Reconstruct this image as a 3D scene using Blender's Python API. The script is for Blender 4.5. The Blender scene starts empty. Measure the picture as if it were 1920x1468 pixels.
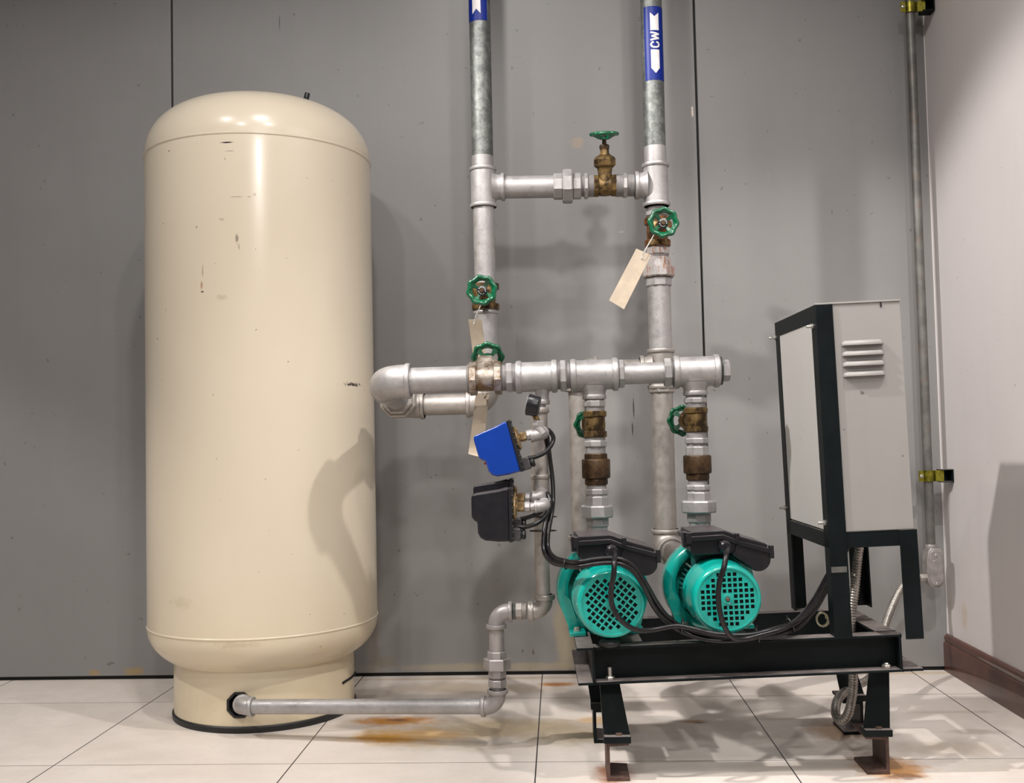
import bpy, math, random
from mathutils import Vector, Matrix, noise
random.seed(7)
scn = bpy.context.scene
COL = scn.collection
PI = math.pi
V = Vector

# ------------------------------------------------------------------ camera
F_PX = 1908.8
YAW, PITCH, ROLL = .0450, .0428, .0218
CAM = V((1.2736, -3.1127, .7957))
CR = Matrix.Rotation(YAW, 3, 'Z') @ Matrix.Rotation(PITCH, 3, 'X') @ Matrix.Rotation(ROLL, 3, 'Y')
cam = bpy.data.cameras.new('camera')
cam.sensor_width = 36.0
cam.lens = F_PX / 1920 * 36.0
cam.clip_start = .05
co = bpy.data.objects.new('camera', cam)
COL.objects.link(co)
co.matrix_world = Matrix.Translation(CAM) @ (CR @ Matrix.Rotation(PI / 2, 3, 'X')).to_4x4()
scn.camera = co

# ------------------------------------------------------------------ light
scn.view_settings.view_transform = 'Standard'
scn.view_settings.look = 'None'
scn.view_settings.exposure = 0.14
scn.view_settings.gamma = 1.0
w = bpy.data.worlds.new('world')
scn.world = w
w.use_nodes = True
nt = w.node_tree
bg = nt.nodes['Background']
tc = nt.nodes.new('ShaderNodeTexCoord')
sx = nt.nodes.new('ShaderNodeSeparateXYZ')
rp = nt.nodes.new('ShaderNodeValToRGB')
nt.links.new(tc.outputs['Generated'], sx.inputs[0])
mr = nt.nodes.new('ShaderNodeMapRange')
mr.inputs['From Min'].default_value = -1
mr.inputs['From Max'].default_value = 1
nt.links.new(sx.outputs['Z'], mr.inputs['Value'])
nt.links.new(mr.outputs[0], rp.inputs[0])
rp.color_ramp.elements[0].position = .3
rp.color_ramp.elements[0].color = (.50, .45, .41, 1)
rp.color_ramp.elements[1].position = .8
rp.color_ramp.elements[1].color = (.62, .59, .57, 1)
nt.links.new(rp.outputs[0], bg.inputs['Color'])
bg.inputs['Strength'].default_value = .12


def spot(loc, aim, watts, size=.05, angle=130, blend=.35, col=(1, .955, .915)):
    l = bpy.data.lights.new('ceiling_and_fill_spot', 'SPOT')
    l.energy = watts
    l.color = col
    l.shadow_soft_size = size
    l.spot_size = math.radians(angle)
    l.spot_blend = blend
    o = bpy.data.objects.new('ceiling_and_fill_spot', l)
    COL.objects.link(o)
    o.location = loc
    o.rotation_euler = (V(aim) - V(loc)).to_track_quat('-Z', 'Y').to_euler()
    return o


def area(loc, aim, watts, size, col=(1, .965, .93)):
    l = bpy.data.lights.new('ceiling_panel', 'AREA')
    l.energy = watts
    l.color = col
    l.size = size
    o = bpy.data.objects.new('ceiling_panel', l)
    COL.objects.link(o)
    o.location = loc
    o.rotation_euler = (V(aim) - V(loc)).to_track_quat('-Z', 'Y').to_euler()
    return o


spot((2.40, -1.7, 3.25), (2.40, -1.7, 0), 175, .05, 106, .4)
spot((-1.5, -1.2, 3.0), (-1.5, -1.2, 0), 140, .04, 86, .25)
spot((-.25, -1.4, 3.05), (2.15, -.45, .70), 330, .04, 44, .4)
spot((1.5, -4.2, 2.7), (1.25, .295, .70), 130, .12, 50, .7)
spot((.55, -4.7, 2.5), (.62, -.1, .12), 75, .08, 26, .9)  # added fill spot, no real lamp: brightens the tank skirt and lower wall
spot((-.35, -2.3, 3.5), (-.35, -2.3, 0), 55, .06, 140, .3)
spot((1.0, -2.0, 3.5), (1.0, -2.0, 0), 92, .06, 150, .3)
spot((1.7, -2.9, 3.5), (1.7, -2.9, 0), 70, .06, 150, .3)
spot((.3, -3.4, 3.5), (.3, -3.4, 0), 60, .06, 150, .3)


# ------------------------------------------------------------------ helpers
def ray(x, y):
    return CR @ V(((x - 960) / F_PX, 1, (734 - y) / F_PX))


def at(x, y, Y):
    d = ray(x, y)
    return CAM + d * ((Y - CAM.y) / d.y)


def flo(x, y, Z=0.0):
    d = ray(x, y)
    return CAM + d * ((Z - CAM.z) / d.z)


def ppm(Y):
    return F_PX / (Y - CAM.y)


def frame(o, z, xh=None):
    """matrix with local Z along z"""
    z = V(z).normalized()
    if xh is None:
        xh = V((1, 0, 0)) if abs(z.x) < .8 else V((0, 0, 1))
    x = V(xh)
    x = (x - z * x.dot(z)).normalized()
    y = z.cross(x)
    m = Matrix((x, y, z)).transposed().to_4x4()
    m.translation = V(o)
    return m


class MB:
    def __init__(s):
        s.v = []
        s.f = []

    def add(s, vs, fs, M=None):
        b = len(s.v)
        for p in vs:
            s.v.append(M @ V(p) if M is not None else V(p))
        for f in fs:
            s.f.append([b + i for i in f])
        return s

    def box(s, lo, hi, M=None):
        (a, b, c), (d, e, f) = lo, hi
        vs = [(a, b, c), (d, b, c), (d, e, c), (a, e, c), (a, b, f), (d, b, f), (d, e, f), (a, e, f)]
        fs = [(3, 2, 1, 0), (4, 5, 6, 7), (0, 1, 5, 4), (1, 2, 6, 5), (2, 3, 7, 6), (3, 0, 4, 7)]
        return s.add(vs, fs, M)

    def lathe(s, prof, M=None, n=32, mod=None, ph=0.0, caps=True):
        """prof: list of (r, h) along local z from bottom to top"""
        vs = []
        fs = []
        for r, h in prof:
            for i in range(n):
                a = 2 * PI * i / n + ph
                rr = r * (mod(a, h) if mod else 1)
                vs.append((rr * math.cos(a), rr * math.sin(a), h))
        for k in range(len(prof) - 1):
            for i in range(n):
                j = (i + 1) % n
                fs.append((k * n + i, k * n + j, (k + 1) * n + j, (k + 1) * n + i))
        if caps:
            if prof[0][0] > 1e-6:
                fs.append(tuple(reversed(range(n))))
            if prof[-1][0] > 1e-6:
                b = (len(prof) - 1) * n
                fs.append(tuple(range(b, b + n)))
        return s.add(vs, fs, M)

    def cyl(s, p0, p1, r, n=32, r1=None):
        p0, p1 = V(p0), V(p1)
        L = (p1 - p0).length
        return s.lathe([(r, 0), (r if r1 is None else r1, L)], frame(p0, p1 - p0), n)

    def band(s, p0, p1, r, n=36, c=None):
        """cylinder with rounded edges"""
        p0, p1 = V(p0), V(p1)
        L = (p1 - p0).length
        c = min(L * .3, r * .12) if c is None else c
        return s.lathe([(r - c, 0), (r - .3 * c, .3 * c), (r, c), (r, L - c), (r - .3 * c, L - .3 * c), (r - c, L)],
                       frame(p0, p1 - p0), n)

    def hexn(s, p0, p1, r, n=8, ph=None, xh=None):
        p0, p1 = V(p0), V(p1)
        L = (p1 - p0).length
        c = min(L * .18, r * .08)
        ph = PI / n if ph is None else ph
        return s.lathe([(r * .93, 0), (r, c), (r, L - c), (r * .93, L)], frame(p0, p1 - p0, xh), n, ph=ph)

    def thread(s, p0, p1, r, pitch=.0024, n=28):
        p0, p1 = V(p0), V(p1)
        L = (p1 - p0).length
        k = max(2, int(L / pitch))
        pr = []
        for i in range(k):
            pr += [(r * .95, L * i / k), (r, L * (i + .5) / k)]
        pr.append((r * .95, L))
        return s.lathe(pr, frame(p0, p1 - p0), n)

    def tube(s, pts, r, n=12, rf=None, caps=True):
        pts = [V(p) for p in pts]
        vs = []
        fs = []
        t0 = (pts[1] - pts[0]).normalized()
        nrm = t0.orthogonal().normalized()
        m = len(pts)
        for i, p in enumerate(pts):
            t = (pts[min(i + 1, m - 1)] - pts[max(i - 1, 0)])
            if t.length < 1e-9:
                t = t0
            t.normalize()
            ax = t0.cross(t)
            if ax.length > 1e-7:
                nrm = Matrix.Rotation(t0.angle(t), 3, ax.normalized()) @ nrm
            nrm = (nrm - t * nrm.dot(t)).normalized()
            b = t.cross(nrm)
            rr = rf(i / (m - 1)) * r if rf else r
            for k in range(n):
                a = 2 * PI * k / n
                vs.append(p + (nrm * math.cos(a) + b * math.sin(a)) * rr)
            t0 = t
        for i in range(m - 1):
            for k in range(n):
                j = (k + 1) % n
                fs.append((i * n + k, i * n + j, (i + 1) * n + j, (i + 1) * n + k))
        if caps:
            fs.append(tuple(reversed(range(n))))
            fs.append(tuple(range((m - 1) * n, m * n)))
        return s.add(vs, fs)

    def prism(s, poly, d0, d1, M=None, axis='y'):
        """poly in (x,z) extruded along y from d0 to d1"""
        n = len(poly)
        ar = sum(poly[i][0] * poly[(i + 1) % n][1] - poly[(i + 1) % n][0] * poly[i][1] for i in range(n))
        if ar < 0:
            poly = poly[::-1]
        vs = [(x, d0, z) for x, z in poly] + [(x, d1, z) for x, z in poly]
        fs = [tuple(range(n)), tuple(reversed(range(n, 2 * n)))]
        for i in range(n):
            j = (i + 1) % n
            fs.append((j, i, n + i, n + j))
        return s.add(vs, fs, M)

    def elbow(s, c, d1, d2, r, leg, rb=None, bw=.012, n=28):
        """90-ish elbow at corner c opening along d1 and d2, with bands"""
        c, d1, d2 = V(c), V(d1).normalized(), V(d2).normalized()
        rb = rb or r * 1.14
        R = leg - bw
        pts = [c + d1 * leg]
        # arc between d1 and d2
        K = 12
        for i in range(K + 1):
            u = i / K
            a = u * PI / 2
            p = c + d1 * R * (1 - math.sin(a)) + d2 * R * (1 - math.cos(a))
            pts.append(p)
        pts.append(c + d2 * leg)
        s.tube(pts, r, n)
        for d in (d1, d2):
            s.band(c + d * (leg - bw), c + d * leg, rb)
        return s

    def tee(s, c, dm, db, r, half, blen, rb=None, bw=.012, rbr=None, rbb=None):
        c, dm, db = V(c), V(dm).normalized(), V(db).normalized()
        rb = rb or r * 1.12
        rbr = rbr or r
        rbb = rbb or rbr * 1.12
        s.cyl(c - dm * half, c + dm * half, r, 36)
        # branch with a flared root
        s.lathe([(rbr * 1.22, r * .75), (rbr * 1.1, r * .98), (rbr * 1.02, r * 1.12), (rbr, r * 1.3), (rbr, blen)],
                frame(c, db), 36)
        s.band(c - dm * half, c - dm * (half - bw), rb)
        s.band(c + dm * (half - bw), c + dm * half, rb)
        s.band(c + db * (blen - bw), c + db * blen, rbb)
        return s

    def build(s, name, mat, parent=None, sharp=38, bevel=0, local=False, segs=2):
        me = bpy.data.meshes.new(name)
        vs = s.v
        M = MATS.get(parent.name_full) if parent is not None else None
        base = None
        if parent is not None and not local:
            inv = M.inverted()
            vs = [inv @ p for p in vs]
        elif parent is None and not local:
            xs = [p.x for p in vs]
            ys = [p.y for p in vs]
            zs = [p.z for p in vs]
            base = V(((min(xs) + max(xs)) / 2, (min(ys) + max(ys)) / 2, min(zs)))
            vs = [p - base for p in vs]
        me.from_pydata([tuple(p) for p in vs], [], s.f)
        me.validate()
        me.update()
        o = bpy.data.objects.new(name, me)
        COL.objects.link(o)
        me.materials.append(mat)
        for p in me.polygons:
            p.use_smooth = True
        me.set_sharp_from_angle(angle=math.radians(sharp))
        if bevel:
            b = o.modifiers.new('bevel', 'BEVEL')
            b.width = bevel
            b.segments = segs
            b.limit_method = 'ANGLE'
            b.angle_limit = math.radians(35)
        if parent is not None:
            o.parent = parent
            MATS[o.name_full] = M
        elif base is not None:
            o.location = base
        return o


MATS = {}


def thing(name, label, cat, M, group=None):
    o = bpy.data.objects.new(name, None)
    o.empty_display_size = .05
    COL.objects.link(o)
    if not isinstance(M, Matrix):
        M = Matrix.Translation(V(M))
    o.matrix_world = M
    MATS[o.name_full] = M.copy()
    o['label'] = label
    o['category'] = cat
    if group:
        o['group'] = group
    return o


def tag(o, label=None, cat=None, group=None, kind=None):
    if label:
        o['label'] = label
    if cat:
        o['category'] = cat
    if group:
        o['group'] = group
    if kind:
        o['kind'] = kind
    return o


def spline(pts, k=8):
    pts = [V(p) for p in pts]
    out = []
    P = [pts[0]] + pts + [pts[-1]]
    for i in range(1, len(P) - 2):
        p0, p1, p2, p3 = P[i - 1], P[i], P[i + 1], P[i + 2]
        for j in range(k):
            t = j / k
            out.append(.5 * ((2 * p1) + (p2 - p0) * t + (2 * p0 - 5 * p1 + 4 * p2 - p3) * t * t +
                             (3 * p1 - p0 - 3 * p2 + p3) * t ** 3))
    out.append(pts[-1])
    return out


# ------------------------------------------------------------------ materials
class NT:
    def __init__(s, name):
        s.m = bpy.data.materials.new(name)
        s.m.use_nodes = True
        s.t = s.m.node_tree
        s.b = s.t.nodes['Principled BSDF']
        s.tc = s.t.nodes.new('ShaderNodeTexCoord')
        s.co = s.tc.outputs['Object']

    def n(s, typ, **kw):
        x = s.t.nodes.new(typ)
        for k, v in kw.items():
            if k in x.inputs.keys():
                if hasattr(v, 'is_linked') or isinstance(v, bpy.types.NodeSocket):
                    s.t.links.new(v, x.inputs[k])
                else:
                    x.inputs[k].default_value = v
            else:
                setattr(x, k, v)
        return x

    def link(s, a, b):
        s.t.links.new(a, b)

    def noise(s, scale, detail=4, rough=.6, vec=None, dist=0):
        x = s.n('ShaderNodeTexNoise')
        x.inputs['Scale'].default_value = scale
        x.inputs['Detail'].default_value = detail
        x.inputs['Roughness'].default_value = rough
        x.inputs['Distortion'].default_value = dist
        s.link(vec or s.co, x.inputs['Vector'])
        return x.outputs['Fac']

    def mapv(s, scale=(1, 1, 1), loc=(0, 0, 0)):
        x = s.n('ShaderNodeMapping')
        x.inputs['Scale'].default_value = scale
        x.inputs['Location'].default_value = loc
        s.link(s.co, x.inputs['Vector'])
        return x.outputs['Vector']

    def rng(s, v, a, b, c=0, d=1):
        x = s.n('ShaderNodeMapRange')
        x.interpolation_type = 'SMOOTHSTEP'
        s.link(v, x.inputs['Value'])
        for k, q in zip(('From Min', 'From Max', 'To Min', 'To Max'), (a, b, c, d)):
            x.inputs[k].default_value = q
        return x.outputs[0]

    def math(s, op, a, b=None):
        x = s.n('ShaderNodeMath')
        x.operation = op
        for i, q in enumerate((a, b)):
            if q is None:
                continue
            if isinstance(q, (int, float)):
                x.inputs[i].default_value = q
            else:
                s.link(q, x.inputs[i])
        return x.outputs[0]

    def mix(s, fac, a, b):
        x = s.n('ShaderNodeMix')
        x.data_type = 'RGBA'
        for i, q in ((0, fac), (6, a), (7, b)):
            if isinstance(q, (int, float)):
                x.inputs[i].default_value = q
            elif isinstance(q, tuple):
                x.inputs[i].default_value = (*q[:3], 1)
            else:
                s.link(q, x.inputs[i])
        return x.outputs[2]

    def bump(s, h, strength=.2, dist=.002, prev=None):
        x = s.n('ShaderNodeBump')
        x.inputs['Strength'].default_value = strength
        x.inputs['Distance'].default_value = dist
        s.link(h, x.inputs['Height'])
        s.link(x.outputs[0], s.b.inputs['Normal'])

    def blob(s, c, r, power=1.0, warp=.3, wscale=18, sharp=(.55, 1.05)):
        """mask of an irregular ellipsoidal spot, 1 inside"""
        x = s.n('ShaderNodeMapping')
        x.vector_type = 'POINT'
        x.inputs['Scale'].default_value = tuple(1 / q for q in r)
        x.inputs['Location'].default_value = tuple(-c[i] / r[i] for i in range(3))
        s.link(s.co, x.inputs['Vector'])
        l = s.n('ShaderNodeVectorMath')
        l.operation = 'LENGTH'
        s.link(x.outputs[0], l.inputs[0])
        nz = s.noise(wscale, 4, .65)
        d = s.math('ADD', l.outputs['Value'], s.math('MULTIPLY', s.math('SUBTRACT', nz, .5), warp * 4))
        return s.rng(d, sharp[1], sharp[0], 0, power)

    def set(s, **kw):
        nm = dict(rough='Roughness', metal='Metallic', coat='Coat Weight', coatr='Coat Roughness', spec='Specular IOR Level')
        for k, v in kw.items():
            i = s.b.inputs[nm[k]]
            if isinstance(v, (int, float)):
                i.default_value = v
            else:
                s.link(v, i)
        return s

    def col(s, c):
        if isinstance(c, tuple):
            s.b.inputs['Base Color'].default_value = (*c[:3], 1)
        else:
            s.link(c, s.b.inputs['Base Color'])
        return s


def simple(name, c, rough=.5, metal=0, var=.12, scale=30, bump=.05, coat=0, dark=None, dirt=0, bscale=None, spec=.5):
    m = NT(name)
    c2 = tuple(q * (1 - var) for q in c)
    k = m.mix(m.rng(m.noise(scale, 4), .35, .65), c, c2)
    if dirt:
        k = m.mix(m.rng(m.noise(scale * 1.7, 5, .7), .56, .68, 0, dirt), k, dark or (.05, .04, .03))
    m.col(k).set(rough=rough, metal=metal, coat=coat, spec=spec)
    if bump:
        m.bump(m.noise(bscale or scale * 6, 3), bump, .001)
    return m.m


def hexc(h):
    h = h.lstrip('#')
    return tuple((int(h[i:i + 2], 16) / 255) ** 2.2 for i in (0, 2, 4))


# floor tiles
def floor_mat():
    m = NT('stone_tile')
    sp = m.n('ShaderNodeSeparateXYZ')
    m.link(m.co, sp.inputs[0])
    X, Y = sp.outputs[0], sp.outputs[1]

    def line(v, off, w):
        u = m.math('DIVIDE', m.math('SUBTRACT', v, off), .6)
        fr = m.math('SUBTRACT', u, m.math('ROUND', u))
        d = m.math('MULTIPLY', m.math('ABSOLUTE', fr), .6)
        return m.rng(d, w, w * .55)
    g1 = line(X, 0.0, .0021)
    g2 = line(Y, 0.0, .0016)
    g = m.math('MAXIMUM', g1, g2)
    # per-tile tone
    fx = m.math('FLOOR', m.math('DIVIDE', X, .6))
    fy = m.math('FLOOR', m.math('DIVIDE', Y, .6))
    wn = m.n('ShaderNodeTexWhiteNoise')
    wn.noise_dimensions = '2D'
    cb = m.n('ShaderNodeCombineXYZ')
    m.link(fx, cb.inputs[0])
    m.link(fy, cb.inputs[1])
    m.link(cb.outputs[0], wn.inputs['Vector'])
    st = m.mapv((1, 1.8, 1))
    a = m.rng(m.noise(3.2, 6, .62, st), .32, .68)
    b = m.rng(m.noise(60, 4, .7), .3, .7)
    c = m.mix(a, (.665, .60, .545), (.735, .675, .625))
    c = m.mix(m.math('MULTIPLY', b, .22), c, (.58, .51, .45))
    c = m.mix(m.math('MULTIPLY', wn.outputs[0], .10), c, (.55, .48, .42))
    # fossils / vein flecks
    fl = m.rng(m.noise(9, 5, .75, m.mapv((2, 7, 1)), .6), .66, .72, 0, .25)
    c = m.mix(fl, c, (.40, .32, .26))
    # grime and stains with their own outlines
    def dirt(x, y, rx, ry, colr, pw, warp=.3, ws=10, sh=(.3, 1.1)):
        nonlocal c
        p = flo(x, y)
        c = m.mix(m.blob((p.x, p.y, 0), (rx, ry, 1), pw, warp, ws, sh), c, colr)
    dirt(880, 1290, .34, .10, (.36, .27, .17), .6, .35, 8)
    dirt(700, 1300, .12, .10, (.20, .17, .14), .6, .3, 12)
    dirt(960, 1365, .36, .13, (.36, .25, .09), .62, .35, 8)
    dirt(1060, 1385, .16, .08, (.30, .24, .12), .5, .4, 12)
    dirt(860, 1400, .25, .05, (.42, .36, .26), .45, .45, 10)
    dirt(765, 1380, .20, .10, (.60, .34, .08), .75, .35, 14)
    dirt(720, 1385, .10, .05, (.58, .27, .02), .85, .4, 20)
    dirt(740, 1352, .15, .06, (.50, .21, .02), .95, .3, 18)
    dirt(745, 1350, .040, .018, (.16, .07, .06), .8, .25, 50)
    dirt(1045, 1283, .075, .034, (.46, .19, .04), .95, .25, 30)
    dirt(1042, 1283, .034, .012, (.24, .10, .06), .6, .2, 50)
    dirt(1120, 1350, .07, .05, (.46, .25, .04), .6)
    dirt(1300, 1353, .05, .022, (.36, .17, .04), .85, .25, 30)
    dirt(1310, 1355, .022, .010, (.10, .06, .03), .8, .2, 60)
    dirt(1150, 1452, .055, .10, (.30, .10, .03), .85, .3, 22)
    dirt(1560, 1370, .08, .11, (.30, .14, .03), .7, .35, 14)
    dirt(1668, 1440, .10, .11, (.50, .22, .04), .95, .35, 18)
    dirt(1700, 1455, .045, .03, (.13, .06, .03), .75, .45, 45)
    dirt(1790, 1400, .16, .10, (.40, .34, .28), .4, .45, 10)
    dirt(1830, 1372, .10, .03, (.32, .27, .22), .5, .4, 14)
    dirt(1500, 1440, .3, .06, (.52, .45, .38), .5, .4, 9)
    dirt(1750, 1400, .2, .07, (.46, .39, .32), .55, .45, 9)
    dirt(1790, 1335, .16, .02, (.40, .32, .24), .4, .4, 10)
    dirt(350, 1345, .07, .05, (.36, .31, .25), .5, .3, 12)
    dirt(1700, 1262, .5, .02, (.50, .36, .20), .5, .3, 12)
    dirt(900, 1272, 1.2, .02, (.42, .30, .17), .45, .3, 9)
    c = m.mix(g, c, (.035, .028, .035))
    m.col(c)
    m.set(rough=m.rng(m.noise(14, 4), .3, .7, .34, .5))
    m.bump(m.math('SUBTRACT', m.math('MULTIPLY', m.noise(150, 3), .15), g), .35, .0012)
    return m.m


# painted wall panels
def wall_mat(name, c1, c2, marks, specks=.5, edge=False):
    m = NT(name)
    c = m.mix(m.rng(m.noise(1.3, 4, .6), .3, .7), c1, c2)
    st = m.rng(m.noise(3, 5, .7, m.mapv((6, 6, .5))), .5, .72, 0, .12)
    c = m.mix(st, c, tuple(q * .85 for q in c1))
    c = m.mix(m.rng(m.noise(46, 2, .5), .745, .765, 0, specks), c, (.07, .06, .05))
    c = m.mix(m.rng(m.noise(10, 6, .8, m.mapv((1, 1, 3)), .8), .70, .75, 0, .30), c, tuple(q * .6 for q in c1))
    for p, r, colr, pw, warp, ws in marks:
        c = m.mix(m.blob(p, r, pw, warp, ws, (.4, 1.0)), c, colr)
    m.col(c).set(rough=.42)
    m.bump(m.noise(90, 3), .06, .001)
    return m.m


def wm(x, y, rx, rz, colr, pw=.8, warp=.3, ws=20):
    p = at(x, y, .295)
    return ((p.x, .295, p.z), (rx, .2, rz), colr, pw, warp, ws)


WY = .295
M = {}
M['floor'] = floor_mat()
wall_marks = [
    wm(1081, 268, .030, .026, (.36, .27, .20), .7, .4, 50), wm(1298, 209, .0045, .022, (.78, .70, .62), .95, .4, 60),
    wm(524, 43, .0025, .035, (.05, .05, .05), .8, .2, 40), wm(178, 1261, .028, .012, (.32, .23, .11), .9, .35, 30),
    wm(250, 1259, .050, .018, (.32, .23, .11), .9, .35, 30), wm(1188, 765, .0035, .045, (.03, .03, .03), .9, .25, 90),
    wm(1186, 805, .003, .03, (.03, .03, .03), .8, .25, 90), wm(970, 640, .0018, .05, (.14, .12, .11), .7, .12, 12),
    wm(930, 1106, .06, .0022, (.22, .18, .15), .6, .3, 30), wm(940, 1100, .07, .0018, (.24, .2, .17), .5, .3, 30),
    wm(936, 1022, .011, .008, (.12, .1, .09), .6, .4, 90), wm(800, 880, .002, .11, (.17, .16, .15), .4, .3, 40),
    wm(1560, 398, .0025, .012, (.08, .07, .07), .7, .3, 60), wm(1440, 330, .011, .025, (.24, .22, .21), .45, .4, 50),
    wm(720, 1240, .05, .03, (.22, .18, .12), .5, .4, 22), wm(1000, 1222, .005, .012, (.12, .09, .07), .8, .3, 60),
    wm(980, 1221, .006, .007, (.12, .09, .07), .8, .3, 60), wm(1060, 1185, .05, .17, (.40, .33, .20), .55, .3, 12),
    wm(960, 1250, .6, .018, (.40, .33, .21), .5, .3, 12), wm(1455, 705, .012, .012, (.2, .19, .18), .5, .4, 60),
    wm(700, 1175, .04, .25, (.38, .34, .28), .35, .3, 12), wm(965, 108, .03, .002, (.2, .18, .17), .5, .3, 40),
    wm(1165, 435, .014, .006, (.62, .58, .55), .18, .4, 60), wm(665, 790, .01, .01, (.1, .09, .08), .5, .4, 60),
    wm(818, 891, .003, .003, (.03, .03, .03), .9, .1, 60), wm(808, 895, .004, .002, (.03, .03, .03), .9, .1, 60),
]
M['wall'] = wall_mat('grey_panel_paint', (.212, .207, .205), (.234, .229, .227), wall_marks, .5)
M['white'] = wall_mat('off_white_wall_paint', (.56, .52, .515), (.60, .56, .555), [
    ((2.52, .15, .20), (.2, .03, .05), (.50, .38, .28), .5, .4, 40)], .35)
M['black_gap'] = simple('black_rubber_gap', (.006, .006, .006), .7)
M['skirting'] = simple('dark_brown_skirting', (.088, .030, .020), .32, 0, .35, 9, .03, coat=.3)
M['trim'] = simple('dark_grey_trim', (.14, .145, .155), .5)


def silver_mat(name, c=(.425, .41, .41), rough=.45, metal=.58, rust=0.0, grime=.35):
    m = NT(name)
    k = m.mix(m.rng(m.noise(11, 5, .65), .3, .7), c, tuple(q * .76 for q in c))
    k = m.mix(m.rng(m.noise(24, 6, .8, m.mapv((2.5, 2.5, .6))), .55, .72, 0, .5), k, (.27, .245, .225))
    k = m.mix(m.rng(m.noise(55, 5, .75), .60, .70, 0, grime), k, (.25, .22, .20))
    k = m.mix(m.rng(m.noise(120, 3, .6), .70, .73, 0, .7), k, (.08, .06, .05))
    met = m.rng(m.noise(30, 4), .3, .75, metal + .08, metal - .12)
    if rust:
        rs = m.rng(m.noise(20, 6, .78, m.mapv((2.4, 2.4, .5))), .50, .58, 0, rust)
        k = m.mix(rs, k, (.24, .075, .018))
        met = m.math('MULTIPLY', met, m.math('SUBTRACT', 1, rs))
    m.col(k).set(rough=m.rng(m.noise(40, 4), .3, .7, rough - .06, rough + .12), metal=met)
    m.bump(m.noise(55, 6, .75), .45, .0016)
    return m.m


M['silver'] = silver_mat('silver_paint_on_pipe')
M['silver_warm'] = silver_mat('silver_paint_dusty', (.42, .388, .362), .44, .6, 0, .55)
M['silver_grey'] = silver_mat('dull_silver_paint', (.37, .345, .34), .45, .5, 0, .5)
M['silver_rust'] = silver_mat('silver_paint_rust_runs', (.48, .455, .445), .42, .45, .97, .3)


def galv_mat():
    m = NT('galvanised_steel')
    v = m.n('ShaderNodeTexVoronoi')
    v.inputs['Scale'].default_value = 90
    m.link(m.mapv((1, 1, .45)), v.inputs['Vector'])
    k = m.mix(m.rng(m.noise(38, 7, .82), .36, .64), (.085, .093, .090), (.26, .27, .258))
    k = m.mix(m.math('MULTIPLY', v.outputs['Distance'], .55), k, (.12, .13, .125))
    k = m.mix(m.rng(m.noise(8, 5, .8), .66, .72, 0, .8), k, (.12, .075, .05))
    m.col(k).set(rough=.46, metal=.62)
    m.bump(m.noise(90, 6, .8), .5, .0015)
    return m.m


M['galv'] = galv_mat()


def brass_mat(name, c=(.185, .118, .045), d=(.036, .022, .011), rough=.42, metal=.7, rust=0):
    m = NT(name)
    k = m.mix(m.rng(m.noise(28, 6, .72), .42, .60), c, d)
    k = m.mix(m.rng(m.noise(80, 4, .7), .66, .72, 0, .6), k, (.40, .36, .28))
    if rust:
        k = m.mix(m.rng(m.noise(22, 5, .7), .48, .58, 0, rust), k, (.34, .09, .02))
    m.col(k).set(rough=rough, metal=metal)
    m.bump(m.noise(120, 5, .7), .35, .0012)
    return m.m


M['brass'] = brass_mat('weathered_bronze')
M['brass_rust'] = brass_mat('weathered_bronze_with_rust', rust=.8)
M['brass_grey'] = brass_mat('weathered_bronze_part_painted', (.36, .32, .28), (.15, .09, .045), .42, .65)
M['brass_dark'] = brass_mat('dark_oxidised_bronze', (.092, .054, .026), (.042, .025, .015), .38, .6)
M['brass_bright'] = brass_mat('yellow_brass', (.50, .37, .20), (.30, .20, .10), .36, .8)
M['green'] = simple('green_enamel', (.0, .100, .040), .24, 0, .35, 20, .03, coat=.4)
M['wheel_hub'] = simple('black_nameplate', (.006, .012, .012), .35)
M['wheel_ring'] = simple('nameplate_white_marks', (.6, .6, .6), .4)
M['bolt'] = simple('zinc_bolt', (.60, .58, .54), .3, .85, .3, 60, .05)
M['bolt_rust'] = simple('rusty_bolt', (.16, .10, .075), .6, .4, .4, 60, .2)
M['teal'] = simple('teal_enamel', (.004, .355, .300), .25, 0, .16, 14, .03, coat=.5, dark=(.02, .16, .14), dirt=.12)
M['teal_chip'] = None


def teal_mat():
    m = NT('teal_enamel_chipped')
    k = m.mix(m.rng(m.noise(14, 4), .35, .65), (.004, .375, .315), (.004, .31, .265))
    k = m.mix(m.rng(m.noise(38, 6, .8), .665, .70, 0, .8), k, (.62, .60, .50))
    m.col(k).set(rough=.24, coat=.5)
    m.bump(m.noise(60, 3), .05, .001)
    return m.m


M['teal_chip'] = teal_mat()
M['teal_dark'] = simple('dusty_teal_fins', (.012, .12, .105), .5, 0, .4, 25, .1, dark=(.10, .09, .08), dirt=.5)
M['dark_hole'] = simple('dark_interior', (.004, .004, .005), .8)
M['black_plastic'] = simple('black_moulded_plastic', (.005, .005, .007), .40, 0, .3, 40, .08)
M['dusty_black'] = simple('dusty_black_plastic', (.006, .006, .0085), .38, 0, .3, 30, .06, dark=(.022, .019, .020), dirt=.3, spec=.3)
def dusty_plastic():
    m = NT('dusty_black_plastic')
    geo = m.n('ShaderNodeNewGeometry')
    sp = m.n('ShaderNodeSeparateXYZ')
    m.link(geo.outputs['Normal'], sp.inputs[0])
    k = m.mix(m.rng(m.noise(30, 4), .35, .65), (.0065, .0065, .0095), (.011, .010, .013))
    dust = m.math('MULTIPLY', m.rng(sp.outputs['Z'], .75, .97), m.rng(m.noise(22, 5), .25, .7, .45, .9))
    k = m.mix(dust, k, (.10, .084, .086))
    m.col(k).set(rough=.33, spec=.4)
    m.bump(m.noise(120, 3), .06, .001)
    return m.m


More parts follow.
